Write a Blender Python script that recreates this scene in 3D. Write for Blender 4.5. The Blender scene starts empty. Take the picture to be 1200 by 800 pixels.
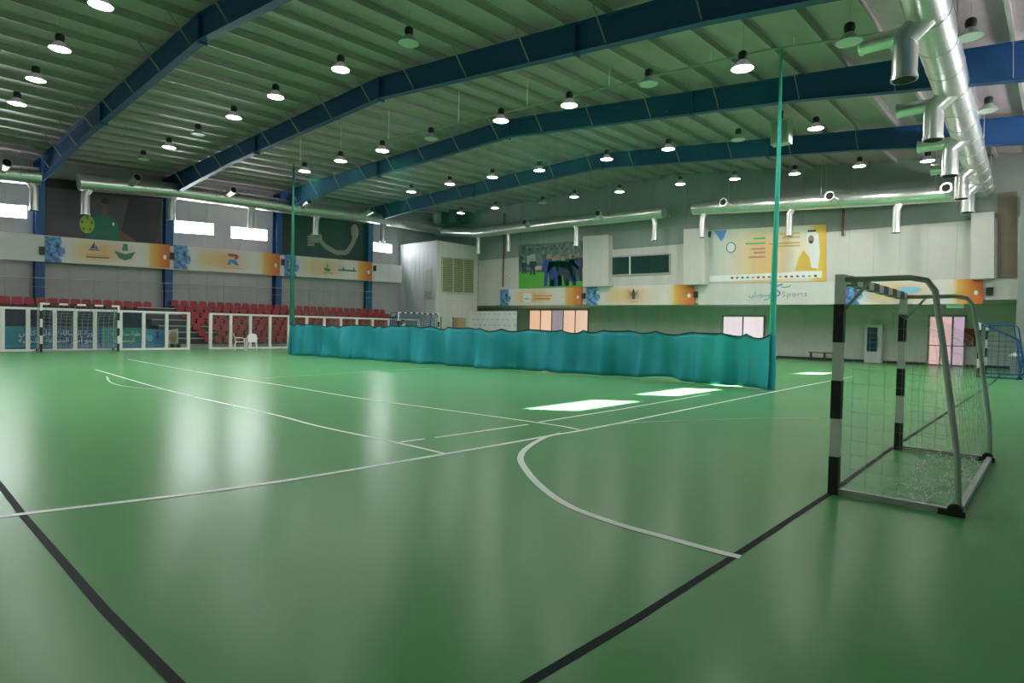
import bpy, bmesh, math, random
from mathutils import Vector, Matrix
random.seed(7)
scene = bpy.context.scene
COL = scene.collection

# ------------------------------------------------------------------ camera
FPX, YAW, PITCH, ROLL, EYE = 710.7, -.73424, -.0232, .02174, 1.515
_f = Vector((math.sin(YAW)*math.cos(PITCH), math.cos(YAW)*math.cos(PITCH), math.sin(PITCH)))
_r = Vector((math.cos(YAW), -math.sin(YAW), 0)); _u = _r.cross(_f)
CR = math.cos(ROLL)*_r + math.sin(ROLL)*_u
CU = -math.sin(ROLL)*_r + math.cos(ROLL)*_u
CF = _f
cd = bpy.data.cameras.new('camera'); cam = bpy.data.objects.new('camera', cd); COL.objects.link(cam)
cd.sensor_width = 36; cd.lens = FPX/1200*36; cd.clip_end = 300; cd.clip_start = .05
m = Matrix((CR, CU, -CF)).transposed().to_4x4(); m.translation = Vector((0, 0, EYE)); cam.matrix_world = m
scene.camera = cam
# ------------------------------------------------------------------ world, sun, exposure
w = bpy.data.worlds.new('sky'); scene.world = w; w.use_nodes = True
nt = w.node_tree; bg = nt.nodes['Background']; sky = nt.nodes.new('ShaderNodeTexSky')
sky.sky_type = 'HOSEK_WILKIE'; sky.turbidity = 4
nt.links.new(sky.outputs['Color'], bg.inputs['Color']); bg.inputs['Strength'].default_value = 1.0
sd = Vector((-1, -.72, -.66)).normalized()
sl = bpy.data.lights.new('sun', 'SUN'); sl.energy = 95; sl.angle = .009; sl.color = (1, .96, .88)
so = bpy.data.objects.new('sun', sl); COL.objects.link(so)
so.rotation_euler = (-sd).to_track_quat('Z', 'Y').to_euler(); so.location = (30, 40, 30)
vs = scene.view_settings
vs.view_transform = 'Standard'; vs.look = 'None'; vs.gamma = 1; vs.use_curve_mapping = False; vs.exposure = 0.86
LAMP, LAMPW, WIN_L, WIN_R = 14.0, 46.0, 21.0, 36.0        # emission of the lamp lenses, left wall panes, right wall panes

# ------------------------------------------------------------------ a point in the hall from a measured direction and a known plane
def ray(x, y):
    return CF + CR*((x-600)/FPX) - CU*((y-400)/FPX)
EYEV = Vector((0, 0, EYE))
def pX(x, y, X): d = ray(x, y); return EYEV + d*(X/d.x)
def pY(x, y, Y): d = ray(x, y); return EYEV + d*(Y/d.y)
def fl(x, y, z=0): d = ray(x, y); return EYEV + d*((z-EYE)/d.z)

# ------------------------------------------------------------------ materials
MATS = {}
def mat(name, col, rough=.6, metal=0, noise=.12, scale=3.0, bump=0.0, emit=0, spec=.5, coat=0):
    if name in MATS: return MATS[name]
    M = bpy.data.materials.new(name); M.use_nodes = True; N = M.node_tree.nodes; L = M.node_tree.links
    b = N['Principled BSDF']; b.inputs['Roughness'].default_value = rough; b.inputs['Metallic'].default_value = metal
    b.inputs['Specular IOR Level'].default_value = spec
    c = (*col, 1)
    if noise:
        tc = N.new('ShaderNodeTexCoord'); n = N.new('ShaderNodeTexNoise'); n.inputs['Scale'].default_value = scale
        n.inputs['Detail'].default_value = 3
        r = N.new('ShaderNodeMapRange'); r.inputs['To Min'].default_value = 1-noise; r.inputs['To Max'].default_value = 1+noise
        mx = N.new('ShaderNodeVectorMath'); mx.operation = 'SCALE'; mx.inputs[0].default_value = col
        L.new(tc.outputs['Object'], n.inputs['Vector']); L.new(n.outputs['Fac'], r.inputs['Value'])
        L.new(r.outputs['Result'], mx.inputs['Scale']); L.new(mx.outputs['Vector'], b.inputs['Base Color'])
        if bump:
            bp = N.new('ShaderNodeBump'); bp.inputs['Strength'].default_value = bump; bp.inputs['Distance'].default_value = .05
            L.new(n.outputs['Fac'], bp.inputs['Height']); L.new(bp.outputs['Normal'], b.inputs['Normal'])
    else: b.inputs['Base Color'].default_value = c
    if emit:
        b.inputs['Emission Color'].default_value = c; b.inputs['Emission Strength'].default_value = emit
    MATS[name] = M; return M
def emat(name, col, s):
    if name in MATS: return MATS[name]
    M = bpy.data.materials.new(name); M.use_nodes = True; N = M.node_tree.nodes; L = M.node_tree.links
    N.remove(N['Principled BSDF']); e = N.new('ShaderNodeEmission'); e.inputs['Color'].default_value = (*col, 1); e.inputs['Strength'].default_value = s
    L.new(e.outputs[0], N['Material Output'].inputs['Surface']); MATS[name] = M; return M

GREEN = (.122, .375, .143)
def floor_material():
    M = bpy.data.materials.new('green vinyl sports floor'); M.use_nodes = True; N = M.node_tree.nodes; L = M.node_tree.links
    b = N['Principled BSDF']; tc = N.new('ShaderNodeTexCoord')
    n1 = N.new('ShaderNodeTexNoise'); n1.inputs['Scale'].default_value = .16; n1.inputs['Detail'].default_value = 5
    n2 = N.new('ShaderNodeTexNoise'); n2.inputs['Scale'].default_value = 5; n2.inputs['Detail'].default_value = 6
    for n in (n1, n2): L.new(tc.outputs['Object'], n.inputs['Vector'])
    cr = N.new('ShaderNodeValToRGB'); cr.color_ramp.elements[0].position = .3; cr.color_ramp.elements[1].position = .7
    cr.color_ramp.elements[0].color = (GREEN[0]*.93, GREEN[1]*.94, GREEN[2]*.93, 1); cr.color_ramp.elements[1].color = (GREEN[0]*1.07, GREEN[1]*1.06, GREEN[2]*1.07, 1)
    L.new(n1.outputs['Fac'], cr.inputs['Fac']); L.new(cr.outputs['Color'], b.inputs['Base Color'])
    mr = N.new('ShaderNodeMapRange'); mr.inputs['To Min'].default_value = .24; mr.inputs['To Max'].default_value = .30
    mr.inputs['To Min'].default_value = .25; mr.inputs['To Max'].default_value = .28; n2.inputs['Scale'].default_value = .6
    L.new(n2.outputs['Fac'], mr.inputs['Value']); L.new(mr.outputs['Result'], b.inputs['Roughness'])
    b.inputs['IOR'].default_value = 1.3; b.inputs['Specular IOR Level'].default_value = .18
    return M
M_FLOOR = floor_material()
M_ROOF = mat('foil faced roof lining', (.43, .335, .37), .5, 0, .2, 1.2, .5)
M_PURL = mat('grey galvanised purlin', (.42, .38, .37), .5, .2, .1)
M_BLUE = mat('blue painted steel', (.011, .072, .215), .55, 0, .1)
M_WALLG = mat('grey wall cladding', (.40, .395, .41), .55, 0, .05)
M_WALLW = mat('white wall cladding', (.62, .60, .58), .55, 0, .05)
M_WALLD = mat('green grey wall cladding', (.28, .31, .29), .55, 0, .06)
M_BAND = mat('white fascia board', (.68, .68, .66), .5, 0, .04)
M_DUCT = mat('galvanised spiral duct', (.74, .75, .72), .3, .85, .12, 6, .15)
M_DARK = mat('painted dark interior', (.008, .008, .008), .8, 0, 0)  # black discs paint the unlit inside of the duct mouths
M_WHITE = mat('white painted metal', (.78, .78, .78), .4, 0, .03)
M_BLACK = mat('black painted metal', (.012, .013, .014), .45, 0, .05)
M_TUBE = mat('grey steel tube', (.42, .46, .45), .4, .4, .08)
M_RED = mat('red plastic seat', (.30, .010, .018), .45, 0, .15, .8)
M_NAVY = mat('navy bleacher front', (.008, .020, .045), .6, 0, .1)
M_GREYSTEP = mat('grey bleacher step', (.42, .44, .44), .55, 0, .1)
M_PLAST = mat('white plastic', (.8, .8, .8), .35, 0, 0)
M_LINEW = mat('white court paint', (.84, .95, .90), .4, 0, .04)
M_LINEK = mat('black court paint', (.010, .020, .024), .6, 0, .1, spec=.08)
M_TEAL = mat('teal curtain fabric', (.013, .31, .41), .6, 0, .1, 1.5)
M_TEALD = mat('dark green binding', (.006, .04, .028), .7, 0, 0)
M_ROPE = mat('green net rope', (.005, .13, .085), .7, 0, .1)
M_NETP = mat('pale goal net cord', (.75, .80, .76), .7, 0, 0)
M_NETB = mat('blue net padding', (.01, .10, .26), .7, 0, .1)

def glass_mat(name, tint, alpha, rough=.03):
    M = bpy.data.materials.new(name); M.use_nodes = True; N = M.node_tree.nodes; L = M.node_tree.links
    N.remove(N['Principled BSDF']); t = N.new('ShaderNodeBsdfTransparent'); t.inputs['Color'].default_value = (*tint, 1)
    g = N.new('ShaderNodeBsdfGlossy'); g.inputs['Roughness'].default_value = rough
    fr = N.new('ShaderNodeFresnel'); fr.inputs['IOR'].default_value = 1.45
    mx = N.new('ShaderNodeMixShader'); L.new(fr.outputs[0], mx.inputs[0]); L.new(t.outputs[0], mx.inputs[1]); L.new(g.outputs[0], mx.inputs[2])
    out = mx
    if alpha:
        d = N.new('ShaderNodeBsdfDiffuse'); d.inputs['Color'].default_value = (.7, .72, .72, 1)
        m2 = N.new('ShaderNodeMixShader'); m2.inputs[0].default_value = alpha
        L.new(mx.outputs[0], m2.inputs[1]); L.new(d.outputs[0], m2.inputs[2]); out = m2
    L.new(out.outputs[0], N['Material Output'].inputs['Surface']); return M
M_ACRYL = glass_mat('clear acrylic', (.94, .96, .96), .012)
def net_veil():
    M = bpy.data.materials.new('fine green netting'); M.use_nodes = True; N = M.node_tree.nodes; L = M.node_tree.links
    N.remove(N['Principled BSDF']); t = N.new('ShaderNodeBsdfTransparent')
    d = N.new('ShaderNodeBsdfDiffuse'); d.inputs['Color'].default_value = (.02, .30, .20, 1)
    tl = N.new('ShaderNodeBsdfTranslucent'); tl.inputs['Color'].default_value = (.02, .30, .20, 1)
    a = N.new('ShaderNodeMixShader'); L.new(d.outputs[0], a.inputs[1]); L.new(tl.outputs[0], a.inputs[2])
    tc = N.new('ShaderNodeTexCoord'); mp = N.new('ShaderNodeMapping'); mp.inputs['Scale'].default_value = (2.2, 2.2, .04)
    n = N.new('ShaderNodeTexNoise'); n.inputs['Scale'].default_value = 1.6; n.inputs['Detail'].default_value = 4
    L.new(tc.outputs['Object'], mp.inputs['Vector']); L.new(mp.outputs[0], n.inputs['Vector'])
    mr = N.new('ShaderNodeMapRange'); mr.inputs['From Min'].default_value = .35; mr.inputs['From Max'].default_value = .75
    mr.inputs['To Min'].default_value = .03; mr.inputs['To Max'].default_value = .13
    L.new(n.outputs['Fac'], mr.inputs['Value'])
    mx = N.new('ShaderNodeMixShader'); L.new(mr.outputs[0], mx.inputs[0]); L.new(t.outputs[0], mx.inputs[1]); L.new(a.outputs[0], mx.inputs[2])
    L.new(mx.outputs[0], N['Material Output'].inputs['Surface']); return M
M_VEIL = net_veil()

# ------------------------------------------------------------------ mesh helpers
class MB:
    def __init__(s): s.v = []; s.f = []; s.uv = []
    def add(s, vs, fs):
        o = len(s.v); s.v += [Vector(p) for p in vs]; s.f += [tuple(i+o for i in f) for f in fs]; return s
    def box(s, x0, x1, y0, y1, z0, z1):
        return s.add([(x0,y0,z0),(x1,y0,z0),(x1,y1,z0),(x0,y1,z0),(x0,y0,z1),(x1,y0,z1),(x1,y1,z1),(x0,y1,z1)],
                     [(0,3,2,1),(4,5,6,7),(0,1,5,4),(1,2,6,5),(2,3,7,6),(3,0,4,7)])
    def prism(s, pts, d):                       # polygon pushed along d
        pts = [Vector(p) for p in pts]; d = Vector(d); n = len(pts)
        return s.add(pts+[p+d for p in pts], [tuple(range(n))[::-1], tuple(range(n, 2*n))]+[(i,(i+1)%n,n+(i+1)%n,n+i) for i in range(n)])
    def tube(s, path, r, n=8, cap=True, up=(0,0,1)):
        path = [Vector(p) for p in path]; k = len(path); rr = r if isinstance(r, (list, tuple)) else [r]*k
        vs = []; T0 = None; a = None
        for i, p in enumerate(path):
            t = ((path[min(i+1,k-1)]-path[max(i-1,0)])).normalized()
            if a is None:
                a = t.orthogonal().normalized()
            else:
                q = T0.rotation_difference(t); a = (q @ a).normalized()
            T0 = t; b = t.cross(a)
            vs += [p+(a*math.cos(2*math.pi*j/n)+b*math.sin(2*math.pi*j/n))*rr[i] for j in range(n)]
        fs = [(i*n+j, i*n+(j+1)%n, (i+1)*n+(j+1)%n, (i+1)*n+j) for i in range(k-1) for j in range(n)]
        if cap: fs += [tuple(range(n))[::-1], tuple((k-1)*n+j for j in range(n))]
        return s.add(vs, fs)
    def lathe(s, prof, n=16, c=(0,0,0)):        # prof: (r, z)
        c = Vector(c); vs = [c+Vector((r*math.cos(2*math.pi*j/n), r*math.sin(2*math.pi*j/n), z)) for r, z in prof for j in range(n)]
        k = len(prof); fs = [(i*n+j, i*n+(j+1)%n, (i+1)*n+(j+1)%n, (i+1)*n+j) for i in range(k-1) for j in range(n)]
        return s.add(vs, fs)
    def bar(s, a, b, wd, up=(0,0,1), h=None):   # rectangular bar between two points
        a = Vector(a); b = Vector(b); t = (b-a).normalized(); u = Vector(up)
        sd_ = t.cross(u)
        if sd_.length < 1e-4: sd_ = t.orthogonal()
        sd_.normalize(); u = sd_.cross(t).normalized(); h = h or wd
        o = [(-1,-1),(1,-1),(1,1),(-1,1)]
        vs = [p+sd_*(i*wd/2)+u*(j*h/2) for p in (a, b) for i, j in o]
        return s.add(vs, [(0,1,2,3),(7,6,5,4)]+[(i,4+i,4+(i+1)%4,(i+1)%4) for i in range(4)])
WOFF = {}
def woff(o):
    t = Vector((0,0,0))
    while o is not None: t = t+WOFF.get(o.name, Vector((0,0,0))); o = o.parent
    return t
def link(name, me, parent=None, loc=None):
    o = bpy.data.objects.new(name, me); COL.objects.link(o)
    if loc is not None: o.location = loc; WOFF[o.name] = Vector(loc)
    if parent is not None: o.parent = parent
    return o
def build(name, mb, material, parent=None, smooth=False, local=False, uv=None):
    off = Vector((0,0,0)) if (local or parent is None) else woff(parent)
    me = bpy.data.meshes.new(name); me.from_pydata([tuple(v-off) for v in mb.v], [], mb.f)
    if material: me.materials.append(material)
    if uv:
        l = me.uv_layers.new(name='UVMap')
        for lp in me.loops: l.data[lp.index].uv = uv[lp.vertex_index]
    bm = bmesh.new(); bm.from_mesh(me); bmesh.ops.recalc_face_normals(bm, faces=bm.faces); bm.to_mesh(me); bm.free()
    if smooth:
        me.polygons.foreach_set('use_smooth', [True]*len(me.polygons))
        try: me.set_sharp_from_angle(angle=math.radians(40))
        except Exception: pass
    me.update(); return link(name, me, parent)
def tag(o, label=None, cat=None, group=None, kind=None):
    if label: o['label'] = label
    if cat: o['category'] = cat
    if group: o['group'] = group
    if kind: o['kind'] = kind
    return o
def thing(name, loc, label, cat, group=None):
    return tag(link(name, None, None, loc), label, cat, group)
def structure(o): o['kind'] = 'structure'; return o

class Panel:
    """flat board on the plane X=c or Y=c; corners TL, TR, BR, BL measured; u to the right, v up"""
    def __init__(s, axis, c, px, th=.06):
        f = pX if axis == 'X' else pY
        s.axis = axis; s.c = c; s.th = th; s.P = [f(x, y, c) for x, y in px]
        s.n = Vector((1,0,0)) if axis == 'X' else Vector((0,-1,0))     # towards the hall
    def at(s, u, v, d=0.0):
        tl, tr, br, bl = s.P
        p = (tl*(1-u)+tr*u)*v + (bl*(1-u)+br*u)*(1-v); return p+s.n*d
    def board(s, name, material, parent=None):
        mb = MB().prism(s.P, -s.n*s.th)
        return build(name, mb, material, parent, uv=[(0,1),(1,1),(1,0),(0,0)]*2)
    def poly(s, name, pts, material, parent, d=.004, th=.004):
        return build(name, MB().prism([s.at(u, v, d) for u, v in pts], s.n*th), material, parent)
    def ell(s, name, cu, cv, ru, rv, material, parent, d=.004, n=20, a0=0, a1=2*math.pi):
        return s.poly(name, [(cu+ru*math.cos(a0+(a1-a0)*i/n), cv+rv*math.sin(a0+(a1-a0)*i/n)) for i in range(n)], material, parent, d)
    def stroke(s, name, pts, wv, material, parent, d=.006):     # brush stroke with width in v units
        W = (s.P[1]-s.P[0]).length; Hh = (s.P[0]-s.P[3]).length
        mb = MB(); q = [s.at(u, v, d) for u, v in pts]
        for a, b in zip(q, q[1:]): mb.bar(a, b, .006, up=s.n, h=None) if False else mb.bar(a, b, wv*Hh, up=s.n, h=.004)
        return build(name, mb, material, parent)
    def text(s, name, body, u0, v0, hv, material, parent, d=.008, maxu=None):
        Hh = (s.P[0]-s.P[3]).length; W = (s.P[1]-s.P[0]).length
        cu = bpy.data.curves.new(name, 'FONT'); cu.body = body; cu.size = 1; cu.align_x = 'CENTER'; cu.resolution_u = 3
        o = bpy.data.objects.new(name, cu); COL.objects.link(o)
        dg = bpy.context.evaluated_depsgraph_get(); me = bpy.data.meshes.new_from_object(o.evaluated_get(dg))
        bpy.data.objects.remove(o); bpy.data.curves.remove(cu)
        if not len(me.vertices): return None
        xs = [v.co.x for v in me.vertices]; sc = hv*Hh/W; wtxt = (max(xs)-min(xs))*sc; fx = 1
        if maxu and wtxt > 0: fx = maxu/wtxt
        off = woff(parent)
        for v in me.vertices: v.co = s.at(u0+v.co.x*sc*fx, v0+v.co.y*hv, d)-off
        me.materials.clear(); me.materials.append(material); return link(name, me, parent)

AR = {}   # joined letter forms, written left to right as they stand on the wall
def arabic(word):
    """logical arabic text -> presentation forms in visual order"""
    F = {'ا':(0xFE8D,2),'أ':(0xFE83,2),'ب':(0xFE8F,4),'ة':(0xFE93,2),'ت':(0xFE95,4),'د':(0xFEA9,2),'ر':(0xFEAD,2),'س':(0xFEB1,4),'ش':(0xFEB5,4),
         'ص':(0xFEB9,4),'ض':(0xFEBD,4),'ط':(0xFEC1,4),'ع':(0xFEC9,4),'ق':(0xFED5,4),'ك':(0xFED9,4),'ل':(0xFEDD,4),'م':(0xFEE1,4),'ن':(0xFEE5,4),
         'و':(0xFEED,2),'ى':(0xFEEF,2),'ي':(0xFEF1,4)}
    out = []; n = len(word)
    for i, ch in enumerate(word):
        if ch not in F: out.append(ch); continue
        base, k = F[ch]
        pj = i > 0 and word[i-1] in F and F[word[i-1]][1] == 4
        nj = i < n-1 and word[i+1] in F and k == 4
        out.append(chr(base + (3 if pj and nj else 1 if pj else 2 if nj else 0)))
    return ''.join(reversed(out))

# ------------------------------------------------------------------ the shell of the hall
XL, XR, YN, YF, YB = -39.0, 3.0, -8.0, 34.0, 38.8      # left wall, right wall, near wall, far wall, back of the bay under the far gallery
ZG = 3.17                                                # underside of the far gallery
FR = [(-8, 9.3, 9.9, 7.9), (6.79, 9.45, 10.05, 8.05), (12.79, 9.75, 10.2, 8.2), (19.45, 10.0, 10.5, 8.4), (26.6, 10.2, 10.65, 8.55), (34.0, 10.5, 10.9, 8.9)]
XRIDGE = -18.0
def rtop(X, Y):                                          # top of the rafters = underside of the purlins
    for a, b in zip(FR, FR[1:]):
        if Y <= b[0] or b is FR[-1]:
            t = (Y-a[0])/(b[0]-a[0]); l, r, e = [a[i]+(b[i]-a[i])*t for i in (1,2,3)]; break
    return l+(r-l)*(X-XL)/(XRIDGE-XL) if X < XRIDGE else r+(e-r)*(X-XRIDGE)/(XR-XRIDGE)
PUR = [XL+.45+1.25*i for i in range(34) if XL+.45+1.25*i < XR-.2]

floor = structure(build('floor', MB().box(XL-.3, XR+.3, YN-.3, YB+.3, -.3, 0), M_FLOOR))
# ceiling lining: sags a little between the purlins
ys = [YN, -4, 0, 3.4, 6.79, 9.8, 12.79, 16.1, 19.45, 23, 26.6, 30.3, YF+.2]
xs = [XL-.3]+sum([[p, p+.3, p+.625, p+.95] for p in PUR], [])+[XR+.3]
mb = MB(); nx = len(xs)
vsb = []
for y in ys:
    for i, x in enumerate(xs):
        k = (i-1) % 4; sag = (0, .05, .08, .05)[k] if 0 < i < nx-1 else 0
        vsb.append((x, y, rtop(x, min(y, YF))+.22-sag*(.7+.6*random.random())))
mb.add(vsb, [(j*nx+i, j*nx+i+1, (j+1)*nx+i+1, (j+1)*nx+i) for j in range(len(ys)-1) for i in range(nx-1)])
n0 = len(mb.v)
mb.add([(x, y, rtop(x, min(y, YF))+.6) for y in ys for x in (XL-.3, XRIDGE, XR+.3)], [(j*3+i, j*3+i+1, (j+1)*3+i+1, (j+1)*3+i) for j in range(len(ys)-1) for i in range(2)])
ceiling = structure(build('ceiling', mb, M_ROOF, smooth=True))
yb = [YN+.05]+[f[0] for f in FR[1:-1]]+[YF-.05]
for x in PUR:
    m_ = MB()
    for a, b in zip(yb, yb[1:]):
        za, zb = rtop(x, a), rtop(x, b)
        m_.bar((x, a, za+.1), (x, b, zb+.1), .03, h=.2)
        m_.bar((x-.035, a, za+.01), (x-.035, b, zb+.01), .08, h=.015)
        m_.bar((x+.035, a, za+.192), (x+.035, b, zb+.192), .08, h=.015)
    build('purlin', m_, M_PURL, ceiling)

# walls
def wall_poly(name, pts, d, material): return structure(build(name, MB().prism(pts, d), material))
wl = wall_poly('wall_left', [(XL, YN-.3, 0), (XL, YB+.3, 0), (XL, YB+.3, 11.3), (XL, YN-.3, 9.9)], (-.3, 0, 0), M_WALLG)
WR_WIN = [(16.0,18.5,1),(19.95,22.7,1),(23.6,26.0,1),(31.6,33.3,1)]
WZ0, WZ1 = 6.3, 7.02
mb = MB(); y = YN-.3
mb.box(XR, XR+.3, YN-.3, YB+.3, 0, WZ0); mb.box(XR, XR+.3, YN-.3, YB+.3, WZ1, 9.5)
for a, b, s in WR_WIN: mb.box(XR, XR+.3, y, a, WZ0, WZ1); y = b
mb.box(XR, XR+.3, y, YB+.3, WZ0, WZ1)
wr = structure(build('wall_right', mb, M_WALLW))
wn = structure(build('wall_near', MB().prism([(XL, YN, 0), (XR, YN, 0), (XR, YN, 8.3), (XRIDGE, YN, 10.4), (XL, YN, 9.8)], (0, -.3, 0)), M_WALLW))
ZS = 6.75                                                 # seam between white lower and darker upper cladding
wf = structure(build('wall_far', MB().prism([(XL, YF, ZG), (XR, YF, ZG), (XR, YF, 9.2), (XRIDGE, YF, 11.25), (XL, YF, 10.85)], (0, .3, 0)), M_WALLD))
wb = structure(build('wall_back', MB().box(XL, XR, YB, YB+.3, 0, ZG+.4), mat('bay back wall', (.74, .74, .69), .6, 0, .08)))
sof = structure(build('trim_1', MB().box(XL, XR, YF+.3, YB+.02, ZG, ZG+.3), mat('gallery soffit', (.66, .68, .63), .7, 0, .05)))
structure(build('baseboard_back', MB().box(XL, XR, YB-.03, YB, 0, .12), mat('dark skirting', (.05, .06, .055), .6)))
# cladding sheets on the walls, each with its own joint
pm = None
for fa, fb in zip([(4.2,)]+FR[1:-1], FR[1:-1]+[(29.1,)]):
    a, b = fa[0]+.22, fb[0]-.22; n = max(1, round((b-a)/1.05)); wd = (b-a)/n
    for i in range(n):
        build('cladding_sheet', MB().box(XL, XL+.03, a+i*wd+.004, a+(i+1)*wd-.004, 0.05, min(rtop(XL, a), rtop(XL, b))-.15), M_WALLG, wl)
for i in range(34):
    x0 = -34.4+i*1.1
    build('cladding_sheet', MB().box(x0+.003, x0+1.097, YF-.04, YF, ZG+.02, ZS), M_WALLW, wf)
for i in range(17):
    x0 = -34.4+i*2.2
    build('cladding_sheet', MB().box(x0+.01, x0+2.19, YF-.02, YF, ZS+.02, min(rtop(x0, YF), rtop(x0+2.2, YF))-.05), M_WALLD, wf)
for i in range(18):
    x0 = XL+i*2.3
    build('wall_board', MB().box(x0+.01, x0+2.29, YB-.02, YB, .13, ZG-.05), MATS['bay back wall'], wb)

# ------------------------------------------------------------------ steel frames
ORD = ['nearest the camera', 'second from the camera', 'third from the camera', 'farthest from the camera']
for k, (Y, _, _, _) in enumerate(FR[1:-1]):
    g = thing('portal_frame', (XL+.3, Y, 0), 'dark blue steel roof beam on blue columns, %s' % ORD[k], 'roof beam', 'blue steel frames under the roof')
    # rafter web and flanges
    stx = [XL, XL+4, XL+9, XRIDGE, XR-9, XR-4, XR]
    dep = [1.15, .95, .74, .74, .76, .95, 1.15]
    top = [Vector((x, Y, rtop(x, Y)-.005)) for x in stx]; bot = [t-Vector((0,0,d)) for t, d in zip(top, dep)]
    m_ = MB().prism([p-Vector((0,.006,0)) for p in top+bot[::-1]], (0,.012,0))
    for L_, sg in ((top, -1), (bot, 1)):
        for a, b in zip(L_, L_[1:]):
            m_.prism([a+Vector((0,-.12,0)), b+Vector((0,-.12,0)), b+Vector((0,.12,0)), a+Vector((0,.12,0))], (0,0,.02*sg))
    build('rafter', m_, M_BLUE, g)
    for x in (XRIDGE, -27.5, -9.5):                       # splice plates
        z = rtop(x, Y)-.005; build('splice_plate', MB().box(x-.02, x+.02, Y-.13, Y+.13, z-.83, z+.0), M_BLUE, g)
    for xa, xb in ((XL, XL+.55), (XR-.55, XR)):
        zt = min(rtop(xa, Y), rtop(xb, Y))-.05
        m_ = MB().box(xa+.03, xa+.05, Y-.2, Y+.2, .002, zt); m_.box(xb-.02, xb, Y-.2, Y+.2, .002, zt); m_.box(xa+.05, xb-.02, Y-.008, Y+.008, .002, zt)
        build('column', m_, M_BLUE, g)
    for i, x in enumerate(PUR):
        if i % 2 or abs(x-XRIDGE) < .3: continue
        d = .74 if XL+8 < x < XR-8 else .9
        z = rtop(x, Y)
        build('fly_brace', MB().bar((x, Y-.1, z-d+.02), (x, Y-.75, rtop(x, Y-.75)+.06), .05, up=(1,0,0), h=.012), M_PURL, g)

# ------------------------------------------------------------------ floor markings
def polyline(name, pts, wd, material, z=.003):
    q = [Vector((p.x, p.y, z)) for p in pts]; vs = []
    for i, p in enumerate(q):
        t = (q[min(i+1, len(q)-1)]-q[max(i-1, 0)]).normalized(); n = Vector((-t.y, t.x, 0))
        vs += [p+n*wd/2, p-n*wd/2]
    mb = MB().add(vs, [(2*i, 2*i+1, 2*i+3, 2*i+2) for i in range(len(q)-1)])
    return build(name, mb, material, floor)
def smooth(pts, n=6):                                     # catmull-rom
    P = [2*pts[0]-pts[1]]+pts+[2*pts[-1]-pts[-2]]; out = []
    for i in range(1, len(P)-2):
        a, b, c, d = P[i-1:i+3]
        for k in range(n):
            t = k/n; out.append(.5*((2*b)+(c-a)*t+(2*a-5*b+4*c-d)*t*t+(3*b-a-3*c+d)*t**3))
    return out+[pts[-1]]
F_ = lambda L: [fl(*p) for p in L]
polyline('court_line', [fl(619, 800)+(fl(619,800)-fl(748,723))*1.5]+F_([(619,800),(748.3,723.3),(863,650),(971.7,578.6),(1042.5,527)])+[Vector((-1.62, 26, 0)), Vector((-1.8, 33, 0))], .052, M_LINEK, .002)
bl = F_([(0,568),(28,605),(123,715),(207,800)])
polyline('court_line', [Vector((-24, 1.06, 0)), bl[0], bl[1], bl[2], bl[3], bl[3]+(bl[3]-bl[2])*1.5], .05, M_LINEK, .002)
l1 = F_([(0,605.5),(300,568.3),(524,531.5),(643,510.8),(724,496),(920,456.4),(1000,441)])
polyline('court_line', smooth([l1[0]+(l1[0]-l1[1]).normalized()*3]+l1, 10), .07, M_LINEW, .0035)
polyline('court_line', smooth(F_([(112,433),(198,457.5),(314,484),(372,499),(466.7,519),(521.3,531.6)])), .06, M_LINEW, .003)
polyline('court_line', smooth(F_([(150,421),(250,438.8),(340,453),(415,465.5),(530,481.3),(640,496.5),(679,503.3)])), .06, M_LINEW, .003)
polyline('court_line', F_([(470,517.8),(498,514.2)]), .06, M_LINEW); polyline('court_line', F_([(510,512.8),(619,497.3)]), .06, M_LINEW); polyline('court_line', F_([(632,494.5),(724,480),(832,461.5)]), .06, M_LINEW)
polyline('court_line', smooth(F_([(868,653),(838.7,646),(781,630),(723.7,614),(666,592.4),(631.7,568),(614.5,547.8),(610,536),(617.4,525),(637.5,513),(657.6,507.5)])), .075, M_LINEW, .004)
polyline('court_line', smooth(F_([(715,497.5),(760,494.2),(850,491.3),(902,490),(960,490.5)])), .04, mat('worn white court paint', (.42, .62, .48), .4), .003)
polyline('court_line', smooth(F_([(125,441),(130,448),(150,453),(200,457)])), .05, MATS['worn white court paint'], .003)
polyline('court_line', F_([(310,443),(420,436),(510,431)]), .05, MATS['worn white court paint'], .003)

# ------------------------------------------------------------------ windows
M_WINL = emat('daylit window pane', (.95, .98, 1), WIN_L)
M_WINF = emat('frosted daylit pane', (.95, .98, 1), WIN_R)
def clear_pane():
    M = bpy.data.materials.new('sunlit clear pane'); M.use_nodes = True; N = M.node_tree.nodes; L = M.node_tree.links
    N.remove(N['Principled BSDF']); t = N.new('ShaderNodeBsdfTransparent'); e = N.new('ShaderNodeEmission')
    e.inputs['Color'].default_value = (.95, .98, 1, 1); e.inputs['Strength'].default_value = WIN_R*.8
    a = N.new('ShaderNodeAddShader'); L.new(t.outputs[0], a.inputs[0]); L.new(e.outputs[0], a.inputs[1]); L.new(a.outputs[0], N['Material Output'].inputs['Surface']); return M
M_WINC = clear_pane()
nwin = [0]
def window_left(px):
    nwin[0] += 1
    p = Panel('X', XL+.06, px, .05); q = p.P; c = sum(q, Vector())/4
    r = structure(link('window_%d' % nwin[0], None, None, c))
    build('pane', MB().prism(q, (-.02, 0, 0)), M_WINL, r)
    m_ = MB()
    for a, b in zip(q, q[1:]+q[:1]): m_.bar(a, b, .06, up=(1,0,0), h=.06)
    build('window_frame', m_, M_WHITE, r)
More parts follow.
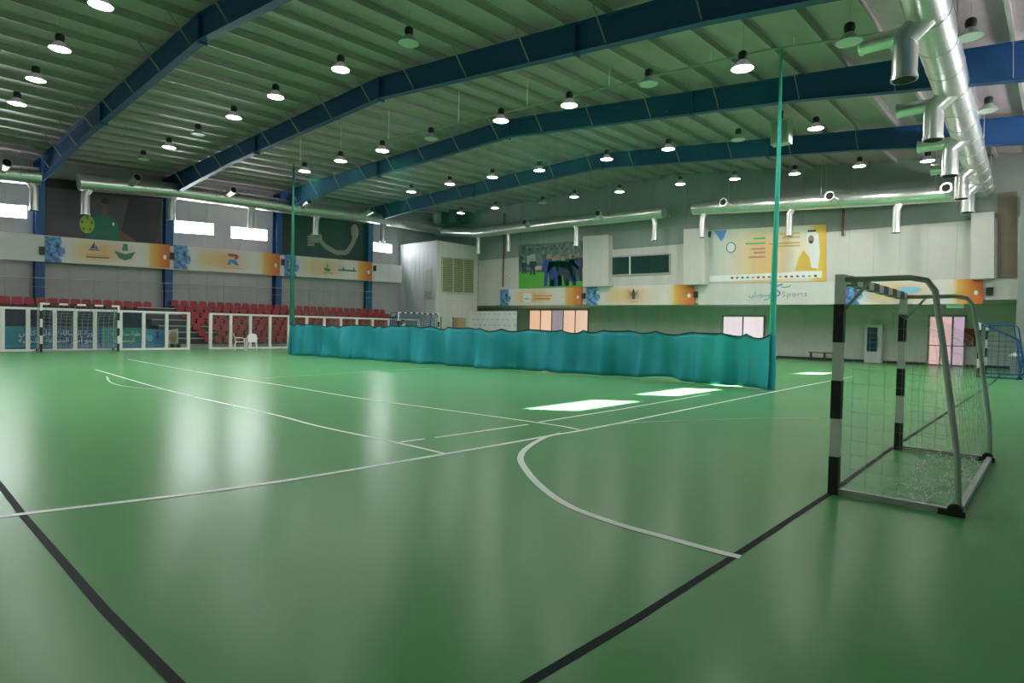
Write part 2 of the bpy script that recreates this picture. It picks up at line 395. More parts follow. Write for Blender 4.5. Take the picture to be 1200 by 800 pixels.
for px in ([(-60,233),(32,241),(32,256.5),(-60,249)], [(204,258),(250.5,261.8),(250.5,275.6),(204,272.4)], [(270.5,265),(313,269.2),(313,282.3),(270.5,279)], [(437,283.5),(459,286.5),(459,297),(437,294)]):
    window_left(px)
for a, b, s in WR_WIN:
    nwin[0] += 1; r = structure(link('window_%d' % nwin[0], None, None, (XR, (a+b)/2, WZ0)))
    build('pane', MB().box(XR+.12, XR+.125, a, b, WZ0, WZ1) if not s else MB().add([(XR+.12,a,WZ0),(XR+.12,b,WZ0),(XR+.12,b,WZ1),(XR+.12,a,WZ1)], [(0,1,2,3)]), M_WINC if s else M_WINF, r)
    m_ = MB(); q = [Vector((XR-.01, y_, z_)) for y_, z_ in ((a, WZ0), (b, WZ0), (b, WZ1), (a, WZ1))]
    for c_, d_ in zip(q, q[1:]+q[:1]): m_.bar(c_, d_, .06, up=(1,0,0), h=.04)
    build('window_frame', m_, M_WHITE, r)

# ------------------------------------------------------------------ high bay lamps
LIT = [(118,7),(70,58),(42,94),(20,122),(274,138),(323,114),(399,82),(198,173),(357,201),(399,189),(448,177),(587,142),(667,124),(870,81),(482,225),(527,216),(577,208),(632,200),(711,187),(783,175),(956,151),(540,250),(580,244),(673,231),(726,225),(797,216),(861,210),(931,204),(1007,195),(1087,189)]
UNL = [(479,51),(232,158),(168,187),(505,163),(865,164),(760,99),(1137,44),(1158,130),(995,50),(636,238)]
M_LENS = emat('lit lamp lens', (1, .985, .93), LAMP); M_LENS.cycles.emission_sampling = 'NONE'
LD = bpy.data.lights.new('lamp_light', 'AREA'); LD.shape = 'DISK'; LD.size = .5; LD.energy = LAMPW; LD.color = (1, .985, .93)
def bell_mat(name, col, tr, em):
    M = bpy.data.materials.new(name); M.use_nodes = True; N = M.node_tree.nodes; L = M.node_tree.links; b = N['Principled BSDF']
    b.inputs['Base Color'].default_value = (*col, 1); b.inputs['Roughness'].default_value = .3; b.inputs['Alpha'].default_value = 1-tr
    b.inputs['Emission Color'].default_value = (1, .98, .94, 1); b.inputs['Emission Strength'].default_value = em; M.cycles.emission_sampling = 'NONE'; return M
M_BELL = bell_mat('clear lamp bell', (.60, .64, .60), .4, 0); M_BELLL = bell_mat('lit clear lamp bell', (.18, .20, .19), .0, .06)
M_LENSO = mat('unlit lamp lens', (.50, .56, .50), .3, 0, 0)
RR = .27
def mesh_of(mb, material, name, smooth_=True):
    o = build(name, mb, material, None, smooth_, True); me = o.data; bpy.data.objects.remove(o); return me
ME_HOUS = mesh_of(MB().lathe([(.001,.42),(.06,.42),(.10,.39),(.115,.31),(.09,.20),(.001,.20)], 14), M_BLACK, 'housing')
ME_BELL = mesh_of(MB().lathe([(.085,.21),(.12,.17),(.20,.08),(RR,.0),(RR-.012,.0),(.19,.075),(.11,.16),(.08,.20)], 20), M_BELL, 'bell')
ME_BELLL = ME_BELL.copy(); ME_BELLL.materials.clear(); ME_BELLL.materials.append(M_BELLL)
ME_LENS = mesh_of(MB().add([(math.cos(a*math.pi/10)*(RR-.015), math.sin(a*math.pi/10)*(RR-.015), .012) for a in range(20)], [tuple(range(20))]), M_LENS, 'lens', False)
ME_LENSO = mesh_of(MB().add([(math.cos(a*math.pi/10)*(RR-.015), math.sin(a*math.pi/10)*(RR-.015), .012) for a in range(20)], [tuple(range(20))]), M_LENSO, 'lens', False)
def lampz(x, y):                                         # the row by the divider net hangs a little lower, clear of the net
    p = fl(x, y, 8.75); return fl(x, y, 8.3 if p.x < -9 else 7.75) if 14 < p.y < 18.2 and p.x < -3 else fl(x, y, 9.1) if p.y > 25.5 else p
FILL_OUT = [(-13.7, 4.1), (-10.6, 4.1), (-25.5, -1.4), (-22.3, -1.4), (-19.1, -1.4), (-15.9, -1.4), (-12.7, -1.4)]   # unseen lamps added above and behind the camera to brighten the near floor
lamps = [(Vector((x, y, 8.75)), 1) for x, y in FILL_OUT]+[(lampz(x, y), 1) for x, y in LIT]+[(lampz(x, y), 0) for x, y in UNL]
rows = {}
for p, l in lamps:
    k = min(range(6), key=lambda i: abs(p.y-(-1.4, 4.05, 9.5, 15.2, 21.8, 29.4)[i])); rows.setdefault(k, []).append((p, l))
RN = ['in the unseen fill row added behind the camera', 'in the row nearest the camera', 'in the second row from the camera', 'in the third row from the camera', 'in the fourth row from the camera', 'in the row nearest the far wall']
ON = ['first','second','third','fourth','fifth','sixth','seventh','eighth','ninth','tenth','eleventh','twelfth']
for k in sorted(rows):
    for i, (p, l) in enumerate(sorted(rows[k], key=lambda t: t[0].x)):
        zc = rtop(p.x, p.y)+.02
        for _ in range(6):                                # under the low side of the roof: hang just below the purlins
            if zc-p.z < .75:
                s = (zc-.76-EYE)/(p.z-EYE); p = EYEV+(p-EYEV)*s; zc = rtop(p.x, p.y)+.02
        g = thing('high_bay_lamp', p, '%s high bay ceiling lamp, %s from the left %s' % ('lit' if l else 'unlit', ON[i], RN[k]), 'lamp', 'high bay lamps under the roof')
        link('housing', ME_HOUS, g); link('bell_shade', ME_BELLL if l else ME_BELL, g); link('lens', ME_LENS if l else ME_LENSO, g)
        if l: link('lamp_light', LD, g).location = (0, 0, -.006)
        build('suspension_wire', MB().tube([p+Vector((0,0,.41)), Vector((p.x, p.y, zc))], .006, 5), M_TUBE, g)

# ------------------------------------------------------------------ air ducts
def duct(label, path, r, drops, jets, dropdir, jetdir, jl=.9, dl=1.1, dr=.2, jr=.2):
    path = [Vector(p) for p in path]; root = thing('air_duct', path[0]-Vector((0,0,r)), label, 'duct', 'round metal air ducts')
    build('duct_body', MB().tube(path, r, 20), M_DUCT, root, True)
    n = 0; Ls = [(b-a).length for a, b in zip(path, path[1:])]; tot = sum(Ls)
    def at(t):
        s = t*tot
        for a, b, l in zip(path, path[1:], Ls):
            if s <= l or b is path[-1]: return a+(b-a)*(s/l), (b-a).normalized()
            s -= l
    k = max(2, int(tot/1.5))
    for i in range(1, k):                                 # seam rings
        p, t = at(i/k); rr_ = r if not isinstance(r, list) else r[0]
        build('seam_ring', MB().tube([p-t*.03, p+t*.03], rr_+.012, 20), M_DUCT, root, True)
    for i in range(1, k, 3):                              # rods up to the purlins
        p, t = at((i+.4)/k)
        for sg in (-1, 1):
            q = p+t.cross(Vector((0,0,1))).normalized()*sg*(r+.03); zt = rtop(min(max(q.x, XL), XR), min(q.y, YF))+.1
            if zt > q.z+.05: build('hanger_rod', MB().tube([q-Vector((0,0,.1)), Vector((q.x, q.y, zt))], .012, 5), M_TUBE, root)
    dd = Vector(dropdir); jd = Vector(jetdir).normalized()
    for t_ in drops:
        p, t = at(t_)
        a = p+Vector((0,0,-r*.55)); b = a+dd*(r*.9)+Vector((0,0,-.32)); c = b+Vector((0,0,-dl)); e_ = b+dd*.1+Vector((0,0,-.12))
        o = build('drop_outlet', MB().tube([a, b, b+Vector((0,0,-.18)), c], dr, 14), M_DUCT, root, True)
        build('outlet_rim', MB().tube([c+Vector((0,0,.06)), c-Vector((0,0,.01))], dr+.02, 14), M_DUCT, o, True)
        build('outlet_mouth', MB().tube([c-Vector((0,0,.012)), c-Vector((0,0,.02))], dr-.02, 14), M_DARK, o)
    for t_ in jets:
        p, t = at(t_)
        a = p+jd*(r*.4); b = p+jd*(r+jl)
        o = build('jet_nozzle', MB().tube([a, b], jr, 14), M_DUCT, root, True)
        build('nozzle_rim', MB().tube([b-jd*.05, b+jd*.005], jr+.025, 14), M_DUCT, o, True)
        build('nozzle_mouth', MB().tube([b+jd*.006, b+jd*.012], jr-.03, 14), M_DARK, o)
    return root
XD = -37.4
def L(x, y): return pX(x, y, XD)
def frac(a, b, c): return (c-a)/(b-a)
a_, b_ = L(-40, 198), L(47, 207)
duct('short round silver air duct at the left edge of the picture', [a_, b_], .42, [frac(a_.y, b_.y, L(34,205).y)], [frac(a_.y, b_.y, L(0,203).y)], (0,.55,0), (1,.1,.3), .7)
a_, b_ = L(92, 213), L(530, 271)
tL = lambda x, y=240: frac(a_.y, b_.y, L(x, y).y)
duct('long round silver air duct with drop outlets along the left wall', [a_, L(200,223), L(350,244), L(440,255), b_], .44,
     [tL(106), tL(206), tL(298), tL(374), tL(452)], [tL(150), tL(262), tL(350), tL(424)], (0,-.55,0), (1,.1,.3), .75)
YD = 32.6
def D(x, y): return pY(x, y, YD)
a_, b_ = D(512, 271), D(778, 248.5)
tF = lambda x: frac(a_.x, b_.x, D(x, 255).x)
duct('silver air duct on the far wall above the football mural', [a_, D(560,273), D(650,262), b_], .36, [tF(560), tF(595), tF(674), tF(765)], [tF(622), tF(706)], (.5,0,0), (.25,-1,.2), .6, dr=.17, jr=.2)
a_, b_ = D(813, 244.5), D(1128, 226)
tG = lambda x: frac(a_.x, b_.x, D(x, 235).x)
duct('silver air duct on the far wall above the wide sponsor poster', [a_, D(972,236), b_], .36, [tG(827), tG(930), tG(1056)], [tG(858), tG(981), tG(1115)], (-.5,0,0), (-.1,-1,.1), .6, dr=.17, jr=.2)
a_, b_ = pX(1075, -30, -2.15), pX(1152, 222, -2.72)
tR = lambda x, y: frac(a_.y, b_.y, pX(x, y, -2.45).y)
duct('large bright silver air duct overhead near the right edge', [a_, (a_+b_)/2, b_], .40, [.065, .30, .52, .72, .87], [.12, .37, .58, .76], (-.95,0,0), (-1,0,.0), 1.0, dl=.85, dr=.23, jr=.19)

# square duct and fan box in the far left corner
g = thing('rooftop_duct_box', pY(530, 258, 33.0)-Vector((0,0,.2)), 'dark square ventilation box above the corner plant room', 'ventilation box')
p0 = pY(524, 262, 32.6)
build('fan_box', MB().box(p0.x-.2, p0.x+1.5, 32.2, 33.6, p0.z, p0.z+1.25), mat('dark sheet metal', (.06, .07, .065), .5, .3, .1), g)
build('square_duct', MB().box(p0.x-1.45, p0.x-.35, 32.3, 33.3, p0.z+.1, p0.z+1.05), M_PURL, g)

# ------------------------------------------------------------------ fascia boards and banners
def banner_mat():
    M = bpy.data.materials.new('printed sponsor banner'); M.use_nodes = True; N = M.node_tree.nodes; L_ = M.node_tree.links
    b = N['Principled BSDF']; b.inputs['Roughness'].default_value = .5
    uv = N.new('ShaderNodeUVMap'); sx = N.new('ShaderNodeSeparateXYZ'); L_.new(uv.outputs[0], sx.inputs[0])
    cr = N.new('ShaderNodeValToRGB'); e = cr.color_ramp.elements
    e[0].position = 0; e[0].color = (.45, .6, .78, 1); e[1].position = 1; e[1].color = (.62, .12, .03, 1)
    for p, c in ((.16,(.72,.70,.72,1)),(.25,(.80,.62,.34,1)),(.45,(.80,.50,.26,1)),(.72,(.78,.74,.72,1)),(.80,(.80,.70,.55,1)),(.84,(.80,.45,.10,1)),(.92,(.72,.24,.04,1))):
        n = e.new(p); n.color = c
    L_.new(sx.outputs['X'], cr.inputs['Fac'])
    # pale top and bottom edges
    ma = N.new('ShaderNodeMath'); ma.operation = 'SUBTRACT'; ma.inputs[1].default_value = .5; L_.new(sx.outputs['Y'], ma.inputs[0])
    mb_ = N.new('ShaderNodeMath'); mb_.operation = 'ABSOLUTE'; L_.new(ma.outputs[0], mb_.inputs[0])
    edge = N.new('ShaderNodeMapRange'); edge.inputs['From Min'].default_value = .2; edge.inputs['From Max'].default_value = .5; L_.new(mb_.outputs[0], edge.inputs['Value'])
    lt = N.new('ShaderNodeMath'); lt.operation = 'LESS_THAN'; lt.inputs[1].default_value = .8; L_.new(sx.outputs['X'], lt.inputs[0])
    em = N.new('ShaderNodeMath'); em.operation = 'MULTIPLY'; L_.new(edge.outputs[0], em.inputs[0]); L_.new(lt.outputs[0], em.inputs[1])
    e2 = N.new('ShaderNodeMath'); e2.operation = 'MULTIPLY'; e2.inputs[1].default_value = .75; L_.new(em.outputs[0], e2.inputs[0])
    m1 = N.new('ShaderNodeMix'); m1.data_type = 'RGBA'; m1.inputs[7].default_value = (.78, .76, .74, 1)
    L_.new(e2.outputs[0], m1.inputs[0]); L_.new(cr.outputs['Color'], m1.inputs[6])
    # blue ink splash on the left
    tc = N.new('ShaderNodeTexCoord'); mp = N.new('ShaderNodeMapping'); mp.inputs['Scale'].default_value = (11, 2.2, 1); L_.new(uv.outputs[0], mp.inputs['Vector'])
    nz = N.new('ShaderNodeTexNoise'); nz.inputs['Scale'].default_value = 1.6; nz.inputs['Detail'].default_value = 5; L_.new(mp.outputs[0], nz.inputs['Vector'])
    fall = N.new('ShaderNodeMapRange'); fall.inputs['From Min'].default_value = .05; fall.inputs['From Max'].default_value = .26; fall.inputs['To Min'].default_value = .28; fall.inputs['To Max'].default_value = -.35; L_.new(sx.outputs['X'], fall.inputs['Value'])
    ad = N.new('ShaderNodeMath'); L_.new(nz.outputs['Fac'], ad.inputs[0]); L_.new(fall.outputs[0], ad.inputs[1])
    th = N.new('ShaderNodeMapRange'); th.inputs['From Min'].default_value = .50; th.inputs['From Max'].default_value = .60; L_.new(ad.outputs[0], th.inputs['Value'])
    bl_ = N.new('ShaderNodeValToRGB'); bl_.color_ramp.elements[0].color = (.03, .06, .22, 1); bl_.color_ramp.elements[0].position = .35; bl_.color_ramp.elements[1].color = (.16, .42, .75, 1); bl_.color_ramp.elements[1].position = .62
    nz2 = N.new('ShaderNodeTexNoise'); nz2.inputs['Scale'].default_value = 2.5; L_.new(mp.outputs[0], nz2.inputs['Vector']); L_.new(nz2.outputs['Fac'], bl_.inputs['Fac'])
    m2 = N.new('ShaderNodeMix'); m2.data_type = 'RGBA'; L_.new(th.outputs[0], m2.inputs[0]); L_.new(m1.outputs[2], m2.inputs[6]); L_.new(bl_.outputs['Color'], m2.inputs[7])
    L_.new(m2.outputs[2], b.inputs['Base Color']); return M
M_BAN = banner_mat()
INK = mat('dark blue ink', (.03, .06, .2), .5, 0, 0); INKG = mat('green ink', (.05, .22, .12), .5, 0, 0); INKR = mat('red ink', (.5, .04, .05), .5, 0, 0)
INKW = mat('white ink', (.85, .85, .85), .5, 0, 0); INKK = mat('dark grey ink', (.06, .06, .07), .5, 0, 0); INKO = mat('orange ink', (.75, .3, .05), .5, 0, 0); INKB = mat('blue ink', (.08, .25, .6), .5, 0, 0)
XB = -38.3
# continuous white fascia on the left wall (behind the banners)
fp = Panel('X', XB, [(-60,266),(471,311),(471,331.5),(-60,300)], .1)
fas = fp.board('fascia_board', M_BAND); tag(fas, 'long white fascia board carrying the banners on the left wall', 'fascia')
def lines(p, parent, u0, u1, v, material, h=.03): p.poly('print_line', [(u0, v), (u1, v), (u1, v+h), (u0, v+h)], material, parent)
def make_banner(axis, c, px, label, art):
    p = Panel(axis, c, px, .05); o = p.board('sponsor_banner', M_BAN); tag(o, label, 'banner', 'orange sponsor banners round the hall')
    o['kind'] = 'object'; del o['kind']
    p.ell('printed_disc', .955, .45, .014, .10, INKW, o)
    art(p, o); return o
def art_sail(p, o):
    p.poly('printed_emblem', [(.33,.62),(.365,.92),(.365,.62)], INK, o); p.poly('printed_emblem', [(.37,.62),(.37,.80),(.395,.62)], INK, o); lines(p, o, .32,.40,.55,INK,.04)
    lines(p, o, .30,.47,.36,INKO); lines(p, o, .30,.48,.26,INKK,.045)
    p.poly('printed_emblem', [(.585,.62),(.635,.62),(.63,.9),(.595,.9)], INKG, o)
    p.poly('printed_emblem', [(.52,.60),(.61,.48),(.70,.60),(.66,.30),(.61,.22),(.56,.30)], INKG, o)
def art_r(p, o):
    p.poly('printed_emblem', [(.47,.82),(.56,.82),(.585,.72),(.565,.60),(.535,.60),(.545,.70),(.49,.70)], INKR, o)
    p.poly('printed_emblem', [(.47,.32),(.50,.32),(.51,.46),(.55,.32),(.585,.32),(.55,.56),(.49,.58)], INKB, o)
    lines(p, o, .43,.62,.18,INKO)
def art_green(p, o):
    p.poly('printed_emblem', [(.45,.5),(.455,.85),(.465,.5)], INKG, o); p.ell('printed_emblem', .457, .52, .04, .18, INKG, o, a0=math.pi, a1=2*math.pi, n=10)
    lines(p, o, .40,.52,.25,INKG); lines(p, o, .58,.80,.42,INKG,.09); p.poly('printed_emblem', [(.76,.5),(.77,.72),(.78,.5)], INKG, o); p.poly('printed_emblem', [(.63,.5),(.64,.66),(.66,.5)], INKG, o)
def art_white(p, o):
    p.poly('printed_emblem', [(.31,.18),(.41,.18),(.41,.74),(.31,.74)], INKW, o); lines(p, o, .325,.395,.34,INKK,.09); lines(p, o, .44,.66,.52,INKO,.08); lines(p, o, .44,.64,.34,INKO,.10)
def art_wings(p, o):
    for s in (-1, 1):
        for k in range(4):
            p.poly('printed_emblem', [(.47+s*.008,.24+.05*k),(.47+s*(.072-.006*k),.42+.13*k),(.47+s*(.045-.006*k),.36+.10*k)], INKK, o)
    p.poly('printed_emblem', [(.457,.30),(.483,.30),(.488,.62),(.47,.86),(.452,.62)], INKK, o); lines(p, o, .43,.51,.15,INKO)
def art_blue(p, o):
    p.ell('printed_emblem', .50, .6, .09, .14, mat('light blue ink', (.25,.55,.75), .5, 0, 0), o); lines(p, o, .52,.66,.3,INKO,.05)
XA = XB+.07
make_banner('X', XA, [(53,276.5),(199,286.5),(199,314),(53,306.5)], 'orange banner with sail and anchor emblems under the player mural', art_sail)
make_banner('X', XA, [(204,287),(328,297.5),(328,322.5),(204,314.5)], 'orange banner with red and blue R emblem on the left wall', art_r)
make_banner('X', XA, [(334,298.5),(436,307),(436,329),(334,323)], 'orange banner with green emblems on the left wall behind the net', art_green)
make_banner('Y', YF-.12, [(586,339.3),(682,336.2),(682,357.6),(586,357.8)], 'orange banner with white square logo under the football mural', art_white)
make_banner('Y', YF-.12, [(687,335.5),(814,333),(814,357),(687,357.4)], 'orange banner with dark winged emblem on the far wall', art_wings)
make_banner('Y', YF-.12, [(990,329.5),(1152,326.8),(1152,356),(990,356.6)], 'orange banner with pale blue logo seen through the near goal', art_blue)
# speakers/black boxes between banners
for i, (x, y, ax) in enumerate(((49,296,'X'),(201.5,302,'X'),(331,309,'X'),(438.5,316,'X'))):
    p = pX(x, y, XB)+Vector((.02,0,0)); o = build('control_box', MB().box(p.x, p.x+.12, p.y-.1, p.y+.1, p.z-.1, p.z+.3), M_BLACK)
    tag(o, 'small black box on the white fascia, %s from the left' % ON[i], 'control box', 'black boxes between the banners')
for i, (x, y) in enumerate(((684.5,347),(816,345.5),(1160,342))):
    p = pY(x, y, YF-.06); o = build('control_box', MB().box(p.x-.12, p.x+.12, p.y-.13, p.y, p.z-.15, p.z+.2), M_BLACK)
    tag(o, 'small black box on the far wall, %s from the left' % ON[i], 'control box', 'black boxes between the banners')
# white sports sign
ps = Panel('Y', YF-.1, [(818,332.8),(978,329.8),(978,356.6),(818,357)], .05); o = ps.board('sports_sign', M_BAND)
tag(o, 'white board reading Sports with a running figure on the far wall', 'sign')
INKY = mat('ochre ink', (.62, .42, .12), .5, 0, 0); INKP = mat('pale red ink', (.62, .22, .22), .5, 0, 0); INKS = mat('slate blue ink', (.16, .26, .45), .5, 0, 0); INKL = mat('leaf green ink', (.15, .48, .18), .5, 0, 0); INKT = mat('teal ink', (.05, .45, .40), .5, 0, 0)
for ch, u, m_ in (('S',.662,INKP),('p',.697,INKL),('o',.733,INKS),('r',.766,INKP),('t',.787,INKY),('s',.812,INKS)):
    ps.text('printed_letter', ch, u, .36, .34, m_, o)
ps.text('printed_word', arabic('سبورتي'), .49, .38, .34, INKS, o, maxu=.16)
ps.stroke('printed_runner', [(.655,.93),(.62,.86),(.60,.74),(.615,.64),(.635,.56),(.63,.44),(.60,.34),(.585,.28)], .07, INKS, o)
ps.stroke('printed_runner', [(.56,.95),(.575,1.0),(.60,.98),(.615,.9)], .05, INKL, o); ps.stroke('printed_runner', [(.645,.8),(.67,.77),(.70,.82),(.71,.9)], .05, INKL, o)
ps.stroke('printed_runner', [(.58,.55),(.57,.38),(.55,.26),(.52,.2)], .05, INKL, o)
for k in range(4): ps.stroke('crease_shade', [(.02,.15+.12*k),(.2,.3+.13*k),(.34,.62+.08*k)], .018, mat('painted crease shade', (.62,.64,.62), .6, 0, 0), o, .003)  # crease shading painted on as flat, slightly darker strokes

# ------------------------------------------------------------------ murals and posters
def mural_mat(name, build_fn):
    M = bpy.data.materials.new(name); M.use_nodes = True; b = M.node_tree.nodes['Principled BSDF']; b.inputs['Roughness'].default_value = .45
    build_fn(M.node_tree.nodes, M.node_tree.links, b); return M
def pitch(N, L_, b):
    uv = N.new('ShaderNodeUVMap'); s = N.new('ShaderNodeSeparateXYZ'); L_.new(uv.outputs[0], s.inputs[0])
    mp = N.new('ShaderNodeMapping'); mp.inputs['Scale'].default_value = (26, 16, 1); L_.new(uv.outputs[0], mp.inputs['Vector'])
    v = N.new('ShaderNodeTexVoronoi'); v.inputs['Scale'].default_value = 1; L_.new(mp.outputs[0], v.inputs['Vector'])
    cr = N.new('ShaderNodeValToRGB'); cr.color_ramp.elements[0].color = (.01,.03,.03,1); cr.color_ramp.elements[1].color = (.18,.26,.22,1); L_.new(v.outputs['Color'], cr.inputs['Fac'])
    g = N.new('ShaderNodeMath'); g.operation = 'LESS_THAN'; g.inputs[1].default_value = .36; L_.new(s.outputs['Y'], g.inputs[0])
    m_ = N.new('ShaderNodeMix'); m_.data_type = 'RGBA'; m_.inputs[7].default_value = (.10, .42, .02, 1); L_.new(g.outputs[0], m_.inputs[0]); L_.new(cr.outputs[0], m_.inputs[6]); L_.new(m_.outputs[2], b.inputs['Base Color'])
pm = Panel('Y', YF-.09, [(608,287),(682,282),(682,335.6),(608,338)], .04); o = pm.board('football_mural', mural_mat('printed crowd and pitch', pitch))
tag(o, 'printed mural of football players celebrating on a green pitch', 'mural')
pm.poly('printed_board', [(.22,.42),(.44,.40),(.44,.48),(.22,.50)], mat('pink hoarding ink', (.7,.35,.4), .5, 0, 0), o, .003); pm.poly('printed_board', [(.14,.55),(.28,.58),(.28,.78),(.14,.74)], mat('grey print', (.3,.42,.36), .5, 0, 0), o, .003)
def player(p, o, u, v, h, m_, skin=None):
    w_ = h*.17; sk = skin or mat('skin print', (.35,.22,.15), .5, 0, 0)
    p.poly('printed_player', [(u-w_*.7,v),(u-w_*.25,v),(u-.01,v+h*.4),(u+w_*.2,v),(u+w_*.65,v),(u+w_*.6,v+h*.45),(u+w_,v+h*.55),(u+w_*.8,v+h*.82),(u-w_*.7,v+h*.82),(u-w_,v+h*.5),(u-w_*.55,v+h*.42)], m_, o, .006)
    p.ell('printed_head', u, v+h*.92, w_*.33, h*.08, sk, o, .007, 10)
DKB = mat('dark kit ink', (.012,.02,.05), .5, 0, 0); KITB = mat('blue kit ink', (.02,.05,.28), .5, 0, 0)
player(pm, o, .09, .34, .30, DKB); player(pm, o, .235, .30, .38, DKB)
for u, h, k in ((.50,.72,KITB),(.58,.66,KITB),(.63,.7,DKB),(.72,.66,DKB),(.84,.70,DKB),(.94,.62,DKB),(.88,.6,KITB)): player(pm, o, u, .03 if h > .65 else .12, h, k)
# wide sponsor poster
def poster(N, L_, b):
    uv = N.new('ShaderNodeUVMap'); s = N.new('ShaderNodeSeparateXYZ'); L_.new(uv.outputs[0], s.inputs[0])
    cr = N.new('ShaderNodeValToRGB'); e = cr.color_ramp.elements; e[0].color = (.50,.58,.52,1); e[1].position = 1; e[1].color = (.72,.45,.06,1)
    for p, c in ((.12,(.60,.62,.56,1)),(.20,(.72,.66,.58,1)),(.42,(.80,.56,.27,1)),(.60,(.82,.52,.22,1)),(.74,(.78,.70,.58,1)),(.86,(.80,.72,.50,1)),(.93,(.78,.55,.10,1))): n = e.new(p); n.color = c
    L_.new(s.outputs['X'], cr.inputs['Fac'])
    mr = N.new('ShaderNodeMapRange'); mr.inputs['From Min'].default_value = .7; mr.inputs['From Max'].default_value = 1.0; mr.inputs['To Max'].default_value = .7; L_.new(s.outputs['Y'], mr.inputs['Value'])
    lt = N.new('ShaderNodeMath'); lt.operation = 'LESS_THAN'; lt.inputs[1].default_value = .86; L_.new(s.outputs['X'], lt.inputs[0])
    mm = N.new('ShaderNodeMath'); mm.operation = 'MULTIPLY'; L_.new(mr.outputs[0], mm.inputs[0]); L_.new(lt.outputs[0], mm.inputs[1])
    m_ = N.new('ShaderNodeMix'); m_.data_type = 'RGBA'; m_.inputs[7].default_value = (.58,.66,.58,1); L_.new(mm.outputs[0], m_.inputs[0]); L_.new(cr.outputs[0], m_.inputs[6]); L_.new(m_.outputs[2], b.inputs['Base Color'])
pp = Panel('Y', YF-.09, [(829,270),(968,262.5),(968,329),(829,332)], .04); o = pp.board('sponsor_poster', mural_mat('printed sponsor poster', poster))
tag(o, 'wide orange sponsor poster with figure in white headdress on far wall', 'poster')
pp.poly('printed_splash', [(.06,.99),(.18,.99),(.16,.86),(.13,.78),(.10,.88)], INKB, o); pp.poly('printed_splash', [(.0,.98),(.04,.98),(.03,.86),(.0,.88)], INK, o); pp.ell('printed_badge', .22,.66,.045,.10, INKG, o, .005); pp.ell('printed_badge', .22,.66,.036,.085, INKW, o, .010)
for u0, u1, v, k in ((.42,.52,.79,INKL),(.35,.52,.70,INKL),(.40,.52,.60,INKP),(.42,.52,.53,INKP),(.38,.52,.45,INKP),(.64,.80,.85,INKY),(.66,.80,.78,INKY),(.55,.80,.68,INKY),(.60,.80,.63,INKY)): lines(pp, o, u0, u1, v, k, .03)
pp.poly('printed_strip', [(.02,.03),(.97,.06),(.97,.18),(.02,.14)], INKW, o, .004)
for i in range(16):
    u = .22+.046*i; pp.poly('printed_logo', [(u,.075),(u+.022,.075),(u+.022,.11),(u,.11)], [INKK,INKR,INKG,INKB,INKY][i % 5], o, .009)
pp.poly('printed_robe', [(.76,.19),(.79,.42),(.83,.56),(.88,.40),(.93,.19)], mat('ochre robe ink', (.72,.46,.08), .5, 0, 0), o, .005)
pp.poly('printed_headdress', [(.86,.60),(.855,.84),(.875,.92),(.915,.92),(.945,.82),(.955,.5),(.94,.22),(.89,.24),(.875,.45)], INKW, o, .009)
pp.ell('printed_face', .888,.74,.022,.075, mat('skin print', (.35,.22,.15), .5, 0, 0), o, .014); pp.poly('printed_cord', [(.862,.875),(.925,.875),(.925,.91),(.862,.91)], INKK, o, .014); pp.ell('printed_beard', .888,.695,.016,.025, INKK, o, .019)
# player mural on the left wall
pl = Panel('X', XL+.14, [(52,208),(190,223),(188,286),(50,276)], .05); DKP = mat('dark plum print', (.085,.068,.09), .5, 0, .2, .4)
o = pl.board('player_mural', DKP); tag(o, 'dark mural of a player in green shirt holding a yellow ball', 'mural')
pl.poly('printed_shadow', [(0,.84),(1,.84),(1,1),(0,1)], mat('black print', (.012,.012,.014), .5, 0, 0), o, .003); pl.poly('printed_shadow', [(.62,0),(.96,0),(1,.8),(.7,.8)], mat('dark print', (.03,.024,.032), .5, 0, 0), o, .004)
SH = mat('green shirt print', (.01,.16,.10), .5, 0, .1, 1); SK = mat('brown skin print', (.17,.095,.065), .5, 0, 0)
pl.poly('printed_shirt', [(.33,.0),(.33,.18),(.36,.34),(.44,.45),(.535,.45),(.60,.34),(.625,.16),(.62,0)], SH, o, .007); pl.poly('printed_neck', [(.47,.43),(.515,.43),(.515,.54),(.47,.54)], SK, o, .011)
pl.ell('printed_face', .492,.61,.034,.125, SK, o, .015); pl.ell('printed_hair', .492,.70,.036,.06, mat('black print', (.012,.012,.014), .5, 0, 0), o, .019); pl.poly('printed_arm', [(.60,.0),(.62,.20),(.76,.04),(.76,0)], SK, o, .006); pl.ell('printed_badge', .565,.30,.010,.032, INKW, o, .012)
b_ = pl.ell('printed_ball', .345,.26,.062,.165, mat('yellow green print', (.36,.46,.04), .5, 0, .2, 4), o, .013)
for k in range(5):
    a = k*2*math.pi/5+.3; pl.ell('printed_ball_patch', .345+.042*math.cos(a), .26+.11*math.sin(a), .012, .032, INKG, o, .018, 6)
# glove mural
pg = Panel('X', XL+.14, [(331,249),(428,262),(428,306),(331,298)], .05); o = pg.board('glove_mural', mat('dark green print', (.012,.035,.032), .5, 0, .3, .5))
tag(o, 'dark mural with pale reaching arms on the left wall behind the net', 'mural')
PAL = mat('pale glove print', (.34,.32,.24), .5, 0, .1, 2)
pg.stroke('printed_arm', [(.42,.45),(.50,.28),(.62,.16),(.75,.18),(.83,.42),(.86,.62)], .12, PAL, o, .006); pg.ell('printed_hand', .38,.50,.07,.14, PAL, o, .009); pg.ell('printed_hand', .86,.75,.05,.2, PAL, o, .009)
for k in range(4): pg.stroke('printed_finger', [(.36,.48-.06*k),(.28,.50-.07*k)], .05, PAL, o, .012)

